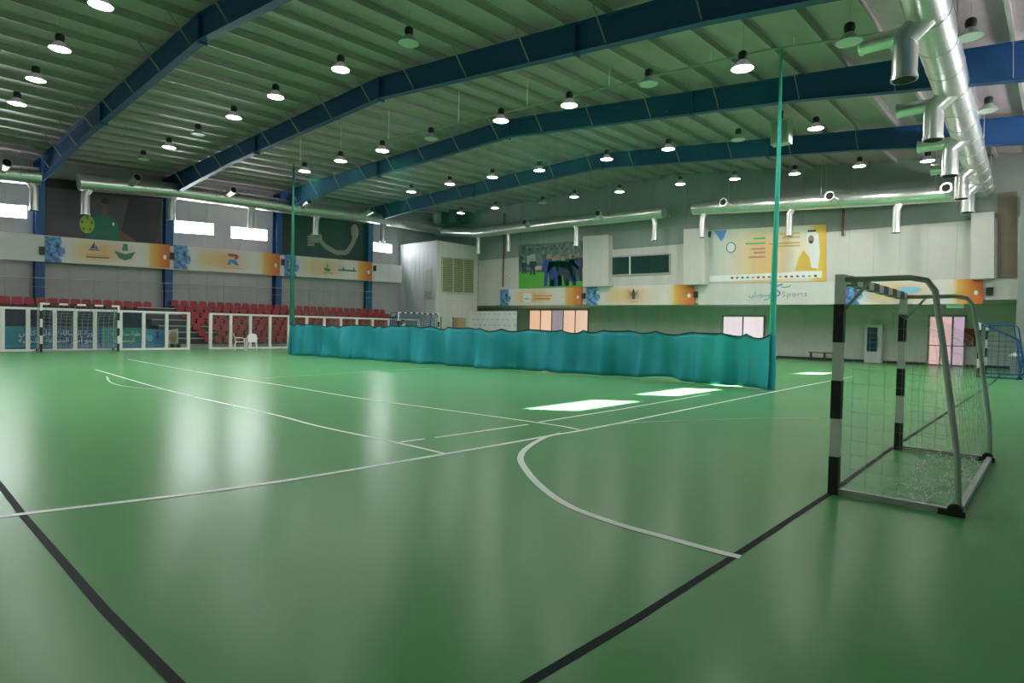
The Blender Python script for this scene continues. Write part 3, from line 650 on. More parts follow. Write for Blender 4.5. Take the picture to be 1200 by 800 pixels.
# ------------------------------------------------------------------ far wall pieces
def slabY(name, Y, px, th, material, parent=None): return build(name, MB().prism([pY(x, y, Y) for x, y in px], (0, th, 0)), material, parent)
for lab, px in (('white boxed pillar beside the football mural', [(683,277),(713,275),(713,335),(683,336)]), ('white boxed pillar left of the sponsor poster', [(801,268.5),(826,267),(826,333),(801,333.5)]), ('white boxed pillar left of the brown panel', [(1138,250),(1165,248),(1165,326),(1138,327)])):
    m_ = MB().prism([pY(x, y, YF-.55) for x, y in px], (0, .5, 0)); o = build('wall_pillar', m_, M_WALLW); tag(o, lab, 'pillar', 'boxed pillars on the far wall')
o = slabY('wall_panel', YF-.1, [(1169,226),(1192,224),(1192,325),(1169,325.5)], .05, mat('brown panel', (.20,.155,.11), .6)); tag(o, 'tall brown panel on the far wall near the right edge', 'panel')
# control room window
nwin[0] += 1
pc = Panel('Y', YF-.08, [(717,301),(785,297.5),(785,320),(717,322.5)], .03); r = structure(link('window_%d' % nwin[0], None, None, sum(pc.P, Vector())/4))
MG = mat('dark glass', (.02,.045,.04), .08, 0, .2, 1); pcs = (0,.27,.30,.36,.39,1)
for u0, u1 in ((0,.33),(.33,.66),(.66,1)): build('pane', MB().prism([pc.at(u0+.004,1), pc.at(u1-.004,1), pc.at(u1-.004,0), pc.at(u0+.004,0)], (0,.02,0)), MG, r)
m_ = MB()
for a, b in zip(pc.P, pc.P[1:]+pc.P[:1]): m_.bar(a, b, .08, up=(0,1,0), h=.08)
build('window_frame', m_, M_PURL, r); build('mullion', MB().bar(pc.at(.33,0,.02), pc.at(.33,1,.02), .09, up=(0,1,0), h=.05), M_WHITE, r); build('mullion', MB().bar(pc.at(.66,0,.02), pc.at(.66,1,.02), .05, up=(0,1,0), h=.05), M_BLACK, r)
# red brown service pipes
for i, (x, y0, y1) in enumerate(((591,250,336),(989,232,276))):
    a, b = pY(x, y0, YF-.12), pY(x, y1, YF-.12); b.x = a.x
    o = build('service_pipe', MB().tube([a, b], .06, 8), mat('red oxide pipe', (.16,.05,.035), .5), smooth=True); tag(o, 'thin red brown pipe running down the far wall %s' % ('beside the football mural', 'above the near goal')[i], 'pipe', 'pipes on the far wall')
# green exit sign
p = pY(1119, 359, YF+.1); p.z = ZG-.02
o = thing('exit_sign', (p.x, YF+.15, ZG), 'small pale green exit sign hanging under the far gallery', 'sign'); build('sign_box', MB().box(p.x-.32, p.x+.32, YF+.1, YF+.18, ZG-.33, ZG-.05), mat('exit sign green', (.25,.55,.36), .5, 0, 0, emit=.12), o); build('bracket', MB().box(p.x-.02, p.x+.02, YF+.12, YF+.16, ZG-.06, ZG), M_PURL, o)

# doorways in the bay
ndoor = [0]
def doorway(px, col, s, leaves, fr=.08, panels=None):
    ndoor[0] += 1; q = [pY(x, y, YB-.06) for x, y in px]
    z0 = 0.0 if len(px) == 2 else None
    x0, x1, zt = q[0].x, q[1].x, q[0].z
    r = structure(link('door_%d' % ndoor[0], None, None, ((x0+x1)/2, YB-.06, 0)))
    n = leaves; wd = (x1-x0)/n
    for i in range(n):
        c = panels[i] if panels else col
        build('glazed_leaf', MB().box(x0+i*wd+.02, x0+(i+1)*wd-.02, YB-.06, YB-.04, .06, zt-.04), emat('lit doorway glass %s' % str(c), c, s), r)
        if i: build('stile', MB().box(x0+i*wd-.04, x0+i*wd+.04, YB-.09, YB-.03, .0, zt), mat('door frame', (.35,.33,.30), .5), r)
    m_ = MB().box(x0-fr, x0, YB-.1, YB-.02, 0, zt+fr); m_.box(x1, x1+fr, YB-.1, YB-.02, 0, zt+fr); m_.box(x0, x1, YB-.1, YB-.02, zt, zt+fr); build('door_frame', m_, mat('door frame', (.35,.33,.30), .5), r)
    return r, x0, x1, zt
doorway([(621,363.5),(689,363.5)], None, .5, 5, panels=[(.92,.56,.38),(.95,.62,.44),(.36,.30,.34),(.95,.62,.45),(.95,.64,.47)])
doorway([(848,370.5),(895,370.5)], None, .55, 2, panels=[(.86,.76,.80),(.92,.80,.82)])
r, x0, x1, zt = doorway([(1090,370.5),(1131,370.5)], None, .5, 3, panels=[(.80,.52,.50),(.74,.50,.52),(.55,.42,.52)])
build('push_rail', MB().bar((x0, YB-.12, 1.05), (x1, YB-.12, 1.05), .05), mat('door frame', (.35,.33,.30), .5), r)
# drinks fridge
a, b = pY(1014, 380, YB-.6), pY(1034, 380, YB-.6); g = thing('drinks_fridge', ((a.x+b.x)/2, YB-.35, 0), 'white drinks fridge with dark glass door by far wall', 'fridge')
m_ = MB().box(a.x, b.x, YB-.6, YB-.05, 0, a.z); build('cabinet', m_, M_WHITE, g); d = build('glass_door', MB().box(a.x+.12, b.x-.22, YB-.63, YB-.6, .62, a.z-.16), mat('fridge glass', (.02,.06,.09), .1, 0, .3, 2), g)
for k in range(4): build('shelf', MB().box(a.x+.14, b.x-.24, YB-.645, YB-.632, .8+.28*k, .83+.28*k), mat('fridge shelf', (.10,.20,.24), .4), d)
build('handle', MB().box(b.x-.2, b.x-.16, YB-.66, YB-.6, .8, 1.4), M_PURL, g)
# bench
a, b = pY(948, 411, YB-1.0), pY(985, 411, YB-1.0); g = thing('bench', (a.x, YB-1, 0), 'low dark bench against the far wall behind the goal post', 'bench')
build('seat_plank', MB().box(a.x, b.x, YB-1.1, YB-.8, .42, .47), mat('dark bench', (.07,.07,.065), .5), g)
for x in (a.x+.1, b.x-.1, (a.x+b.x)/2): build('leg', MB().box(x-.03, x+.03, YB-1.08, YB-.82, 0, .42), mat('dark bench', (.07,.07,.065), .5), g)
# red cabinet
p = pY(1137, 385, YB-.1); q = pY(1137, 405, YB-.1); g = thing('hose_cabinet', (p.x, YB-.1, q.z), 'dark red fire hose cabinet beside the frosted doorway', 'cabinet')
build('cabinet_box', MB().box(p.x-.24, p.x+.24, YB-.25, YB-.02, q.z, p.z), mat('dark red paint', (.20,.012,.012), .5), g); build('cabinet_door', MB().box(p.x-.2, p.x+.2, YB-.27, YB-.25, q.z+.06, p.z-.06), mat('dark red door', (.26,.016,.016), .4), g)
# white notice board
NBY = 33.2
a = [pY(x, y, NBY) for x, y in ((551,364.5),(606,364.5))]; g = thing('notice_board', ((a[0].x+a[1].x)/2, NBY, 0), 'white free standing board with rows of small marks behind curtain', 'board')
build('board', MB().box(a[0].x, a[1].x, NBY-.05, NBY, .7, a[0].z), M_PLAST, g)
for i in range(9):
    for j in range(4):
        x = a[0].x+.35+i*(a[1].x-a[0].x-.6)/8.4+(.2 if j % 2 else 0); build('printed_mark', MB().box(x, x+.22, NBY-.056, NBY-.051, 1.2+j*.42, 1.26+j*.42), mat('faint blue ink', (.42,.5,.6), .5, 0, 0), g)
for x in (a[0].x+.2, a[1].x-.2): build('leg', MB().box(x-.04, x+.04, NBY-.05, NBY+.01, 0, .7), M_PURL, g)
# tan cupboard and two thin posts
a = pX(536, 372, -34.0); b = pX(546, 372, -34.0); g = thing('cupboard', (-34.2, a.y, 0), 'tan wooden cupboard beside the white notice board', 'cupboard')
build('carcass', MB().box(-34.42, -34.0, a.y, b.y, 0, a.z), mat('tan wood', (.45,.32,.18), .5), g); build('cupboard_door', MB().box(-34.0, -33.97, a.y+.04, b.y-.04, .1, a.z-.06), mat('tan wood', (.45,.32,.18), .5), g)
for i, x in enumerate((517, 531)):
    p = pX(x, 371, -33.8); o = build('net_post', MB().tube([(p.x, p.y, 0.0), (p.x, p.y, p.z)], .04, 8), mat('green post', (.02,.12,.08), .5)); tag(o, '%s of two thin dark green posts behind the curtain' % ('left', 'right')[i], 'post', 'thin posts in front of the plant room')
# right hand column
p = fl(1198, 437); o = build('corner_column', MB().box(p.x-.22, p.x+.3, 33.2, 33.7, 0, 7.5), mat('grey column', (.32,.36,.33), .5)); tag(o, 'grey column at the right edge of the far wall', 'column')

# ------------------------------------------------------------------ corner plant room
g = thing('plant_room', (-36.5, 31.5, 0), 'white corrugated plant room block in the far left corner', 'plant room')
PX0, PX1, PY0, PY1, PZ = XL+.04, -34.5, 29.7, YF-.02, 7.85
build('room_body', MB().box(PX0, PX1, PY0, PY1, 0, PZ), M_WALLW, g)
M_LIL = mat('pale grey sheet', (.60,.62,.66), .5, 0, .04)
for i in range(9):
    x = PX0+i*.5; build('wall_sheet', MB().box(x+.01, min(x+.49, PX1), PY0-.03, PY0, .02, PZ-.02), M_LIL, g)
for i in range(8):
    y = PY0+i*.535; build('wall_sheet', MB().box(PX1, PX1+.03, y+.008, min(y+.527, PY1), .02, PZ-.02), M_WALLW, g)
pv = Panel('X', PX1+.09, [(518,301),(555,304),(555,343.5),(518,341.5)], .05); M_LV = mat('beige louvre', (.40,.36,.22), .5)
lv = build('louvre_grille', MB().prism(pv.P, (-.05,0,0)), mat('louvre backing', (.16,.15,.10), .6), g)
for k in range(3):
    m_ = MB()
    for j in range(17):
        v = .04+j*.056; m_.prism([pv.at(k/3+.02, v, .0), pv.at((k+1)/3-.02, v, .0), pv.at((k+1)/3-.02, v+.035, .05), pv.at(k/3+.02, v+.035, .05)], (.008,0,0))
    o = build('louvre_slats', m_, M_LV, lv); o['kind'] = 'stuff'
m_ = MB()
for a, b in zip(pv.P, pv.P[1:]+pv.P[:1]): m_.bar(a, b, .07, up=(1,0,0), h=.12)
for u in (1/3, 2/3): m_.bar(pv.at(u,0), pv.at(u,1), .06, up=(1,0,0), h=.12)
build('louvre_frame', m_, mat('cream frame', (.55,.52,.40), .5), lv)
dq = [pY(x, y, PY0-.04) for x, y in ((499,316),(506,315.5),(506,340),(499,340))]
build('hatch', MB().prism(dq, (0,-.03,0)), mat('hatch cream', (.5,.5,.44), .5), g); dq = [pY(x, y, PY0-.04) for x, y in ((499,341),(506,341),(506,349),(499,349))]; build('meter_box', MB().prism(dq, (0,-.12,0)), M_TUBE, g)

# ------------------------------------------------------------------ bleachers and red seats
ST0, ST1 = 12.2, 29.0; NR = 7; X0, DX, DZ, Z0 = -34.9, .5, .33, .22
g = thing('bleacher_stand', (-36.8, 20, 0), 'grey stepped bleacher stand full of red seats along left wall', 'bleacher')
for i in range(NR):
    xf = X0-i*DX; z = Z0+i*DZ
    build('tread', MB().box(xf-DX, xf+.05, ST0-i*.2, ST1, z-.05, z), M_GREYSTEP, g)
    build('riser', MB().box(xf-.01, xf+.01, ST0-i*.2, ST1, (z-DZ if i else .0), z-.05), mat('dark riser', (.05,.055,.06), .7) if i else M_GREYSTEP, g)
for y in (13.5, 18, 22.5, 27): build('support_frame', MB().prism([(X0-.05, y, .0), (X0-NR*DX, y, 0), (X0-NR*DX, y, Z0+(NR-1)*DZ-.1), (X0-.4, y, Z0-.1)], (0,.06,0)), M_BLACK, g)
# retracted block, left
g = thing('retracted_bleacher', (-37.5, 8, 0), 'dark navy retracted bleacher block behind the left goal', 'bleacher')
RX = -36.4; RY1 = pX(166, 370, RX).y
for k in range(7):
    y0 = 3.5+k*(RY1-3.5)/7; build('front_panel', MB().box(RX-.06, RX, y0+.01, y0+(RY1-3.5)/7-.01, 0, 1.95), M_NAVY, g)
build('side_panel', MB().box(-38.42, RX, RY1-.06, RY1, 0, 1.95), M_NAVY, g); build('deck', MB().box(-38.42, RX, 3.5, RY1, 1.95, 2.05), M_NAVY, g)
sm = MB()
sm.prism([(-.02,-.21,.02),(.34,-.20,.05),(.40,-.18,.02),(.40,.18,.02),(.34,.20,.05),(-.02,.21,.02)], (0,0,.05))
sm.prism([(0,-.21,.04),(-.07,-.20,.38),(-.09,-.14,.45),(-.09,.14,.45),(-.07,.20,.38),(0,.21,.04)], (.04,0,.0))
ME_SEATB = mesh_of(sm, M_RED, 'seat', False)
RWN = ['front row','second row','third row','fourth row','fifth row','sixth row','top row']
def seat(p, label, grp):
    o = link('stadium_seat', ME_SEATB, None, p); tag(o, label, 'seat', grp); o.rotation_euler = (0,0,random.uniform(-.04,.04)); return o
for i in range(NR):
    ya = 13.75-.12*i; n = int((ST1-.6-ya)/.52)
    for k in range(n):
        if i in (1,2) and k in (1,): continue
        if i == 0 and n-8 > k > n-12: continue
        seat((X0-i*DX-.30, ya+.52*k, Z0+i*DZ+.02), 'red plastic seat in the %s of the bleacher stand' % RWN[i], 'red seats, %s of the stand' % RWN[i])
for k in range(16): seat((-38.2, 4.4+k*.48, 2.06), 'red plastic seat in the row on top of the navy block', 'red seats on top of the navy block')
# hand rail behind the stand
g = thing('guard_rail', (-38.55, 10, 2.1), 'thin grey guard rail along the left wall above the seats', 'rail')
a, b = pX(-40, 322, -38.4), pX(440, 342, -38.4)
build('top_rail', MB().tube([a, b], .022, 6), M_TUBE, g); build('mid_rail', MB().tube([a-Vector((0,0,.45)), b-Vector((0,0,.45))], .012, 6), M_TUBE, g)
for k in range(15):
    p = a+(b-a)*(k+.5)/15; build('rail_post', MB().tube([p, Vector((p.x, p.y, 2.05))], .016, 6), M_TUBE, g)

# ------------------------------------------------------------------ ground level advertising boards
def adboard(px, X, col1, col2, label, texts):
    p = Panel('X', X, px, .05); p.P[2].z = p.P[3].z = .06
    def fn(N, L_, b):
        uv = N.new('ShaderNodeUVMap'); s = N.new('ShaderNodeSeparateXYZ'); L_.new(uv.outputs[0], s.inputs[0]); cr = N.new('ShaderNodeValToRGB'); e = cr.color_ramp.elements
        e[0].color = (*col1, 1); e[0].position = .1; e[1].color = (*col2, 1); e[1].position = .55; L_.new(s.outputs['X'], cr.inputs['Fac'])
        g2 = N.new('ShaderNodeValToRGB'); q = g2.color_ramp; q.interpolation = 'CONSTANT'; q.elements[0].color = (1,1,1,1); q.elements[1].position = .16; q.elements[1].color = (0,0,0,1); L_.new(s.outputs['Y'], g2.inputs['Fac'])
        m_ = N.new('ShaderNodeMix'); m_.data_type = 'RGBA'; m_.inputs[7].default_value = (.10,.30,.55,1); L_.new(g2.outputs[0], m_.inputs[0]); L_.new(cr.outputs[0], m_.inputs[6]); L_.new(m_.outputs[2], b.inputs['Base Color'])
    o = p.board('advertising_board', mural_mat('printed '+label, fn)); tag(o, label, 'advertising board', 'advertising boards behind the barrier')
    for t, u, v, h, mu in texts: p.text('printed_text', t, u, v, h, INKW, o, maxu=mu)
    m_ = MB().bar(p.at(.1,0,-.2)-Vector((0,0,.0)), p.at(.1,.6,-.05), .04); build('stand_leg', MB().box(p.P[0].x-.3, p.P[0].x-.02, p.P[0].y+.3, p.P[0].y+.36, 0, .07), M_BLACK, o); build('stand_leg', MB().box(p.P[0].x-.3, p.P[0].x-.02, p.P[1].y-.36, p.P[1].y-.3, 0, .07), M_BLACK, o)
    return p, o
AX = -35.6
adboard([(-40,381),(5,382),(5,408),(-40,408)], AX, (.02,.22,.38), (.03,.30,.42), 'plain teal blue advertising board at the left edge', [('—', .9, .5, .3, None)])
adboard([(5,382),(118,383.3),(118,407.5),(5,408)], AX, (.03,.28,.40), (.035,.075,.27), 'blue advertising board with two lines of white writing behind goal', [(arabic('دورة الصالات على كأس'), .55, .60, .34, .82), (arabic('سمو أمير المنطقة الشرقية'), .55, .26, .34, .82)])
adboard([(119,383.3),(167,384),(167,407),(119,407.5)], AX, (.03,.30,.36), (.02,.24,.20), 'green advertising board with two lines of white writing', [(arabic('بطولة سداسيات'), .6, .60, .32, .7), (arabic('الرمضانية'), .55, .26, .32, .5)])
p, o = adboard([(168,385),(192,386.5),(192,406.3),(168,406.8)], AX, (.10,.38,.52), (.06,.24,.50), 'light blue advertising board with dark figure at the right end', [])
p.ell('printed_swirl', .3,.5,.16,.2, mat('cyan ink', (.25,.55,.6), .5, 0, 0), o); p.poly('printed_figure', [(.62,.5),(.75,.5),(.72,.75),(.78,.9),(.6,.88),(.66,.74)], INKK, o); p.poly('printed_mark', [(.25,.75),(.36,.75),(.30,.68)], INK, o); p.poly('printed_mark', [(.22,.3),(.36,.3),(.30,.22)], INK, o)
pq = Panel('X', -34.75, [(196,387),(209,385),(209,402.5),(196,402.5)], .04); o = pq.board('cardboard_sign', mat('off white card', (.62,.62,.58), .6)); tag(o, 'off white board with tan round print leaning behind barrier', 'sign')
for v_ in (2, 3): pass
pq.ell('printed_disc', .5,.45,.38,.42, mat('tan ink', (.50,.33,.22), .6), o); lines(pq, o, .25,.75,.42,mat('brown ink', (.3,.15,.1), .6),.05); lines(pq, o, .25,.75,.28,mat('brown ink', (.3,.15,.1), .6),.05)
build('stand_leg', MB().box(-34.8, -34.76, pq.P[3].y+.1, pq.P[3].y+.16, 0, pq.P[3].z+.1), M_PURL, o); build('stand_leg', MB().box(-34.8, -34.76, pq.P[2].y-.16, pq.P[2].y-.1, 0, pq.P[2].z+.1), M_PURL, o)

# ------------------------------------------------------------------ white barrier with clear panels
BX = -33.7; BZ = 1.84
def barrier(label, posts):
    Y = [pX(x, 395, BX).y for x in posts]; g = thing('rink_barrier', (BX, (Y[0]+Y[-1])/2, 0), label, 'barrier', 'white framed barriers')
    for y in Y: build('post', MB().box(BX-.06, BX+.06, y-.075, y+.075, .05, BZ), M_WHITE, g)
    build('top_rail', MB().box(BX-.065, BX+.065, Y[0]-.07, Y[-1]+.07, BZ, BZ+.1), M_WHITE, g); build('bottom_rail', MB().box(BX-.065, BX+.065, Y[0]-.07, Y[-1]+.07, 0, .1), M_WHITE, g)
    for a, b in zip(Y, Y[1:]): build('clear_panel', MB().box(BX-.005, BX+.005, a+.07, b-.07, .1, BZ), M_ACRYL, g)
barrier('white framed barrier with clear panels behind the left goal', [-28,2.7,32.6,64,88,111,141,168,195,220.6])
barrier('white framed barrier with clear panels in front of red seats', [246.5,270,293,316,338,359,379.5,399,417.5,436,455,473,490])

# ------------------------------------------------------------------ goals
def goal(loc, rot, W, H, D, label, net_m, bands, name='handball_goal', topd=None, back_m=None, first='K', near=False, whitebar=False):
    """mouth in the local y direction, back towards local +x"""
    g = thing(name, loc, label, 'goal', 'goals'); g.rotation_euler = (0,0,rot); s = .08; td = topd or D*.6
    def B(n, mb, m_, par): return build(n, mb, m_, par, local=True)
    step = .36
    for y in (0, W):
        p = B('goal_post', MB().box(-s/2, s/2, y-s/2, y+s/2, .0, H), M_WHITE, g); k = 0; z = 0
        while z < H-.3:
            if k % 2 == (0 if first == 'K' else 1): B('black_band', MB().box(-s/2-.003, s/2+.003, y-s/2-.003, y+s/2+.003, z+(.002 if z == 0 else 0), min(z+step, H)), M_BLACK, p)
            z += step; k += 1
    cb = B('crossbar', MB().box(-s/2, s/2, -s/2, W+s/2, H-.001, H+s), M_WHITE, g)
    n = bands; wd = (W+s)/(2*n+1)
    for i in range(n): B('black_band', MB().box(-s/2-.003, s/2+.003, -s/2+wd*(2*i+1), -s/2+wd*(2*i+2), H-.004, H+s+.003), M_BLACK, cb)
    r = .025; bm_ = back_m or M_TUBE
    for y in (0, W):
        path = [(.03, y, H+.03), (td*.9, y, H+.03), (td+.06, y, H), (td+.12, y, H-.09), (td+.15, y, H-.3), (td+.19, y, H-.55), (D-.02, y, .5), (D, y, .07)]
        build('side_tube', MB().tube(path, r, 8), bm_, g, True, True)
        B('base_bar', MB().bar((s/2, y, .035), (D, y, .035), .05), bm_, g)
        B('corner_brace', MB().bar((.03, y, H-.27), (.24, y, H+.01), .025), bm_, g)
        B('foot_wheel', MB().tube([(D-.02, y-.05, .056), (D-.02, y+.05, .056)], .055, 12), M_BLACK, g)
        B('foot_plate', MB().box(D-.14, D+.05, y-.035, y+.035, .001, .05), M_BLACK, g)
    B('rear_bar', MB().bar((D, 0, .04), (D, W, .04), .05), bm_, g)
    # net of real cords
    cell = .13 if near else .2; cw = .0006 if near else (.011 if W > 3.3 else .005)
    rnd = random.Random(5)
    prof = [(0.04, H), (td*.55, H-.22), (td+.12, H-.48), (D-.06, .45), (D-.1, .03)]
    def pt(t):
        Ls = [math.dist(a, b) for a, b in zip(prof, prof[1:])]; S = t*sum(Ls)
        for a, b, l in zip(prof, prof[1:], Ls):
            if S <= l or b is prof[-1]: return a[0]+(b[0]-a[0])*S/l, a[1]+(b[1]-a[1])*S/l
            S -= l
    mb = MB(); NV = int(2.9/cell); NU = int(W/cell); grid = []
    for j in range(NV+1):
        x, z = pt(j/NV); row = []
        for i in range(NU+1):
            t = i/NU; sg = math.sin(math.pi*t)*.10*math.sin(math.pi*j/NV)
            row.append(Vector((x+sg+rnd.uniform(-.012,.012), t*W, max(.02, z-sg*.8+rnd.uniform(-.012,.012)))))
        grid.append(row)
    for j in range(NV+1):
        for i in range(NU+1):
            if i < NU: mb.bar(grid[j][i], grid[j][i+1], cw*2)
            if j < NV: mb.bar(grid[j][i], grid[j+1][i], cw*2)
    for y in (0, W):                                      # side nets
        nj = int(H/cell)
        def back(z):
            t = 0
            for k in range(101):
                x, zz = pt(k/100)
                if zz <= z: return x
            return D-.1
        for j in range(1, nj):
            z = H*j/nj; xb = back(z); mb.bar((.04, y, z), (xb, y, z-.03), cw*2)
        for i in range(1, int(D/cell)):
            x = i*cell; zt = min((pt(k/100)[1] for k in range(101) if pt(k/100)[0] <= x), default=H)
            mb.bar((x, y, .05), (x, y, zt), cw*2)
    o = B('goal_net', mb, net_m, g); o['kind'] = 'stuff'
    if near:                                              # slack net heaped on the floor inside
        mb = MB()
        for k in range(70):
            x = rnd.uniform(.3, D-.08); y = rnd.uniform(.1, W-.1); pts = [Vector((x, y, .012))]
            for q in range(5): pts.append(pts[-1]+Vector((rnd.uniform(-.08,.08), rnd.uniform(-.2,.2), 0))); pts[-1].z = rnd.uniform(.008,.05); pts[-1].x = min(max(pts[-1].x, .1), D-.04); pts[-1].y = min(max(pts[-1].y, .05), W-.05)
            mb.tube(pts, .003, 4)
        o = B('slack_net', mb, net_m, g); o['kind'] = 'stuff'
    return g
goal((-1.55, 6.33, 0), 0, 3.11, 2.0, .96, 'black and white banded goal with grey frame, nearest on the right', M_NETP, 6, topd=.62, near=True)
goal((-2.27, 29.0, 0), 0, 3.1, 2.0, 1.25, 'small far goal with blue net near the right edge', M_NETB, 6, topd=.9, back_m=M_NETB)
# left goal faces the court: mouth towards +x
goal((-32.7, 8.72, 0), math.pi, 2.9, 2.06, .78, 'white and black goal standing against the left barrier', mat('grey goal net cord', (.4,.45,.45), .7, 0, 0), 4, topd=.5, first='K')
goal((-32.45, 28.2, 0), math.pi, 3.5, 2.3, 1.0, 'goal with banded crossbar and blue net behind the curtain', M_NETB, 7, topd=.7, back_m=M_NETB)

# ------------------------------------------------------------------ white plastic chairs
def chair(loc, rz, label):
    g = thing('plastic_chair', loc, label, 'chair', 'white plastic chairs'); g.rotation_euler = (0,0,rz)
    def B(n, mb, m_=M_PLAST): return build(n, mb, m_, g, local=True)
    B('seat', MB().prism([(-.22,-.22,.42),(.24,-.23,.44),(.24,.23,.44),(-.22,.22,.42)], (0,0,.03)))
    B('backrest', MB().prism([(-.21,-.22,.45),(-.30,-.23,.78),(-.32,-.14,.88),(-.32,.14,.88),(-.30,.23,.78),(-.21,.22,.45)], (.03,0,0)))
    for x, y in ((-.22,-.22),(-.22,.22),(.22,-.23),(.22,.23)): B('leg', MB().tube([(x*1.15,y*1.1,0),(x,y,.43)], [.022,.03], 6))
    for y in (-.25, .25): B('armrest', MB().tube([(.22,y,.42),(.2,y*1.05,.62),(.1,y*1.06,.66),(-.26,y,.66)], .025, 6))
chair(fl(281, 410.2), 1.2, 'white plastic garden chair, left of the pair at the barrier'); chair(fl(295, 410.5), -.5, 'white plastic garden chair, right of the pair at the barrier')

# ------------------------------------------------------------------ standing person behind the curtain
def person():
    p = fl(472, 408); p = Vector((-30.3, p.y/p.x*-30.3, 0))
    g = thing('person', p, 'person in a white shirt with dark hair standing beyond the curtain', 'person')
    me = bpy.data.meshes.new('body'); V = [(0,0,.95),(0,0,1.15),(0,0,1.38),(0,0,1.5),(0,.0,1.58),(0,0,1.70),(.1,0,.88),(.11,.02,.48),(.11,-.02,.08),(.12,.12,.04),(-.1,0,.88),(-.11,.02,.48),(-.11,-.02,.08),(-.12,.12,.04),(.2,0,1.4),(.27,-.02,1.12),(.26,.12,.9),(.26,.17,.82),(-.2,0,1.4),(-.27,-.02,1.12),(-.26,.12,.9),(-.26,.17,.82)]
    Ed = [(0,1),(1,2),(2,3),(3,4),(4,5),(0,6),(6,7),(7,8),(8,9),(0,10),(10,11),(11,12),(12,13),(2,14),(14,15),(15,16),(16,17),(2,18),(18,19),(19,20),(20,21)]
    R_ = [.15,.14,.16,.06,.08,.085,.10,.07,.05,.045,.10,.07,.05,.045,.07,.05,.04,.04,.07,.05,.04,.04]
    me.from_pydata(V, Ed, []); o = link('body', me, g); sk = o.modifiers.new('skin', 'SKIN')
    for i, r in enumerate(R_): me.skin_vertices[0].data[i].radius = (r, r*.8)
    me.skin_vertices[0].data[0].use_root = True; o.modifiers.new('sub', 'SUBSURF').levels = 2
    me.materials.append(mat('white shirt cloth', (.7,.68,.62), .7)); o.rotation_euler = (0,0,.9)
    hb = MB().lathe([(.001,1.86),(.06,1.845),(.10,1.79),(.11,1.72),(.10,1.66),(.001,1.66)], 12); build('hair', hb, mat('dark hair', (.015,.012,.01), .6), g, True, True)
    fb = MB().lathe([(.001,1.56),(.06,1.58),(.085,1.66),(.09,1.72),(.001,1.74)], 12, (.035,-.045,0)); build('face', fb, mat('skin', (.40,.22,.14), .6), g, True, True)
person()

# ------------------------------------------------------------------ divider curtain, net and rail
base = [(340,415),(352,416.3),(365,417.3),(395,419.5),(425,421.5),(455,423.8),(490,426),(527,429),(563,431.5),(600,433.8),(640,436),(680,438.5),(720,441),(760,444),(800,447),(850,452),(885,455.5),(903,457)]
cpts = smooth([fl(*p) for p in base], 22); nC = len(cpts); rnd = random.Random(3)
cum = [0]
for a, b in zip(cpts, cpts[1:]): cum.append(cum[-1]+(b-a).length)
tot = cum[-1]; mbc = MB(); NZ = 10; vs = []; tops = []
ph = [rnd.uniform(0, 6.28) for _ in range(6)]
for i, p in enumerate(cpts):
    s = cum[i]; t = (cpts[min(i+1, nC-1)]-cpts[max(i-1, 0)]).normalized(); n = Vector((-t.y, t.x, 0))
    fold = .13*math.sin(s*3.3+ph[0]+1.1*math.sin(s*.9+ph[1]))+.05*math.sin(s*9.3+ph[2])+.07*math.sin(s*1.7+ph[3])-.09*abs(math.sin(s*1.9+ph[5]))**.6
    fq = (s/.92+.25*math.sin(s*1.3+ph[4])) % 1; top = 1.475-.11*4*fq*(1-fq)*(.6+.4*math.sin(s*2.1+ph[5]))-.02*math.sin(s*.6)
    lift = .02+.10*math.exp(-((s/tot-.845)/.028)**2)+.05*math.exp(-((s/tot-.66)/.008)**2)
    for j in range(NZ+1):
        h = j/NZ; amp = 1.25-.55*h+.1*math.sin(s*3+h*4)
        vs.append(Vector((p.x, p.y, lift+(top-lift)*h))+n*(fold*amp+.03*math.sin(h*5+s*2)))
    tops.append(vs[-1].copy())
mbc.add(vs, [(i*(NZ+1)+j, (i+1)*(NZ+1)+j, (i+1)*(NZ+1)+j+1, i*(NZ+1)+j+1) for i in range(nC-1) for j in range(NZ)])
g = thing('divider_curtain', cpts[nC//2], 'teal fabric divider curtain strung across the court', 'curtain')
o = build('curtain_fabric', mbc, M_TEAL, g, True); sol = o.modifiers.new('thick', 'SOLIDIFY'); sol.thickness = .012
build('top_binding', MB().tube(tops, .02, 5), M_TEALD, g)
build('end_bundle', MB().tube([cpts[-1]+Vector((0,0,.02)), cpts[-1]+Vector((.02,0,.5)), cpts[-1]+Vector((0,0,1.46))], [.11,.10,.09], 10), M_TEAL, g, True)
build('end_bundle', MB().tube([cpts[0]+Vector((-.05,0,.02)), cpts[0]+Vector((0,0,.6)), cpts[0]+Vector((.12,0,1.44))], [.10,.09,.08], 10), M_TEAL, g, True)
A0, A1 = cpts[0]+Vector((.1,0,0)), cpts[-1]
def railp(x):
    t = (x-A0.x)/(A1.x-A0.x); y = A0.y+(A1.y-A0.y)*t; return Vector((x, y, min(9.05, rtop(x, y)-.18)))
g = thing('divider_net', (A0+A1)/2, 'sheer green divider net hanging from the rail above the curtain', 'net')
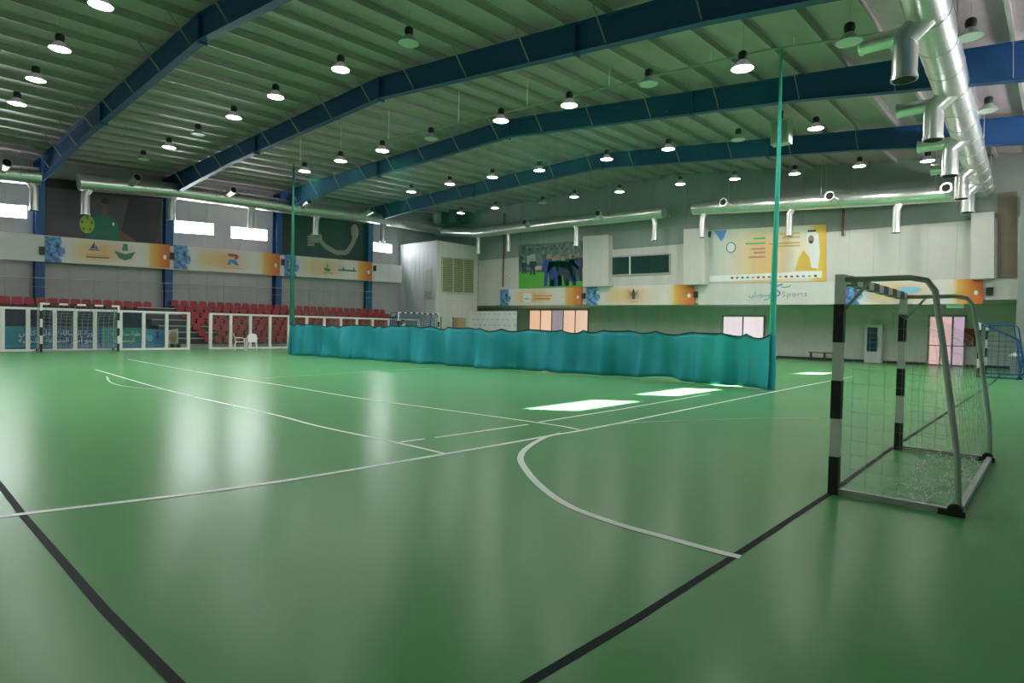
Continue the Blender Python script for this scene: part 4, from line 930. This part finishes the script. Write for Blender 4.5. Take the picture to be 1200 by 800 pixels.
# net panel: gently rippled
vs = []; NXn = 90
for i in range(NXn+1):
    t = i/NXn; k = int(t*(nC-1)); b = tops[k]; x = A0.x+(A1.x-A0.x)*t; r_ = railp(x)
    off = .08*math.sin(i*1.3)
    for h in (0, .5, 1): vs.append((b.x*(1-h)+r_.x*h, b.y*(1-h)+r_.y*h+off*(1-h*.5), b.z*(1-h)+(r_.z-.03)*h))
o = build('net_panel', MB().add(vs, [(i*3+j, (i+1)*3+j, (i+1)*3+j+1, i*3+j+1) for i in range(NXn) for j in range(2)]), M_VEIL, g, True); o['kind'] = 'stuff'
e1 = railp(A1.x); build('gathered_edge', MB().tube([Vector((A1.x, A1.y, 1.4)), Vector((A1.x, A1.y, 3)), Vector((A1.x+.02, A1.y, 6)), e1], [.085,.075,.055,.03], 10), mat('bright teal net edge', (.03, .42, .34), .7, 0, .1), g, True)
e0 = railp(A0.x); build('gathered_edge', MB().tube([Vector((A0.x+.05, A0.y, 1.4)), Vector((A0.x, A0.y, 3)), Vector((A0.x, A0.y, 6)), e0], [.13,.10,.08,.04], 10), M_ROPE, g, True)
g = thing('curtain_rail', railp(-16), 'thin pale rail hung from the roof carrying the divider net', 'rail')
build('rail', MB().tube([railp(x) for x in [A0.x-.6+i*1.2 for i in range(22)] if x < 1.5], .03, 6), M_PURL, g)
for x, y in ((352,210),(399,172),(455,157),(537,133),(617,110),(714,80),(832,52),(930,36)):
    d = ray(x, y)
    # where the direction meets the curtain plane
    Xs = min([-28+.05*i for i in range(560)], key=lambda q: abs((railp(q)-EYEV).normalized().dot(CR)/(railp(q)-EYEV).normalized().dot(CF)-(x-600)/FPX))
    p = railp(Xs); build('hanger', MB().tube([p, Vector((p.x, p.y, rtop(p.x, p.y)+.05))], .02, 6), M_WHITE, g)
# loudspeaker hung under the roof
p = pY(916, 155, 23); g = thing('loudspeaker', p, 'pale grey loudspeaker box hung under the far roof beam', 'speaker')
build('cabinet', MB().box(p.x-.32, p.x+.32, p.y-.2, p.y+.2, p.z-.45, p.z+.42), mat('pale grey box', (.42,.46,.42), .6), g); build('grille', MB().box(p.x-.26, p.x+.26, p.y-.215, p.y-.2, p.z-.38, p.z+.36), mat('grey mesh', (.25,.29,.26), .7), g); build('bracket', MB().bar(p+Vector((0,0,.4)), Vector((p.x, p.y, rtop(p.x, p.y)+.05)), .05), M_BLACK, g)
# white rubbish bin near the far right goal
p = Vector((-1.35, 33.0, 0)); g = thing('litter_bin', p, 'small pale litter bin beside the far right goal', 'bin'); build('bin_body', MB().lathe([(.16,0.0),(.2,.75),(.18,.75),(.15,.02)], 14), mat('grey bin', (.3,.33,.3), .5), g, True, True); build('bin_lid', MB().lathe([(.001,.92),(.12,.9),(.22,.8),(.22,.75),(.001,.75)], 14), M_PLAST, g, True, True)

scene.cycles.max_bounces = 8
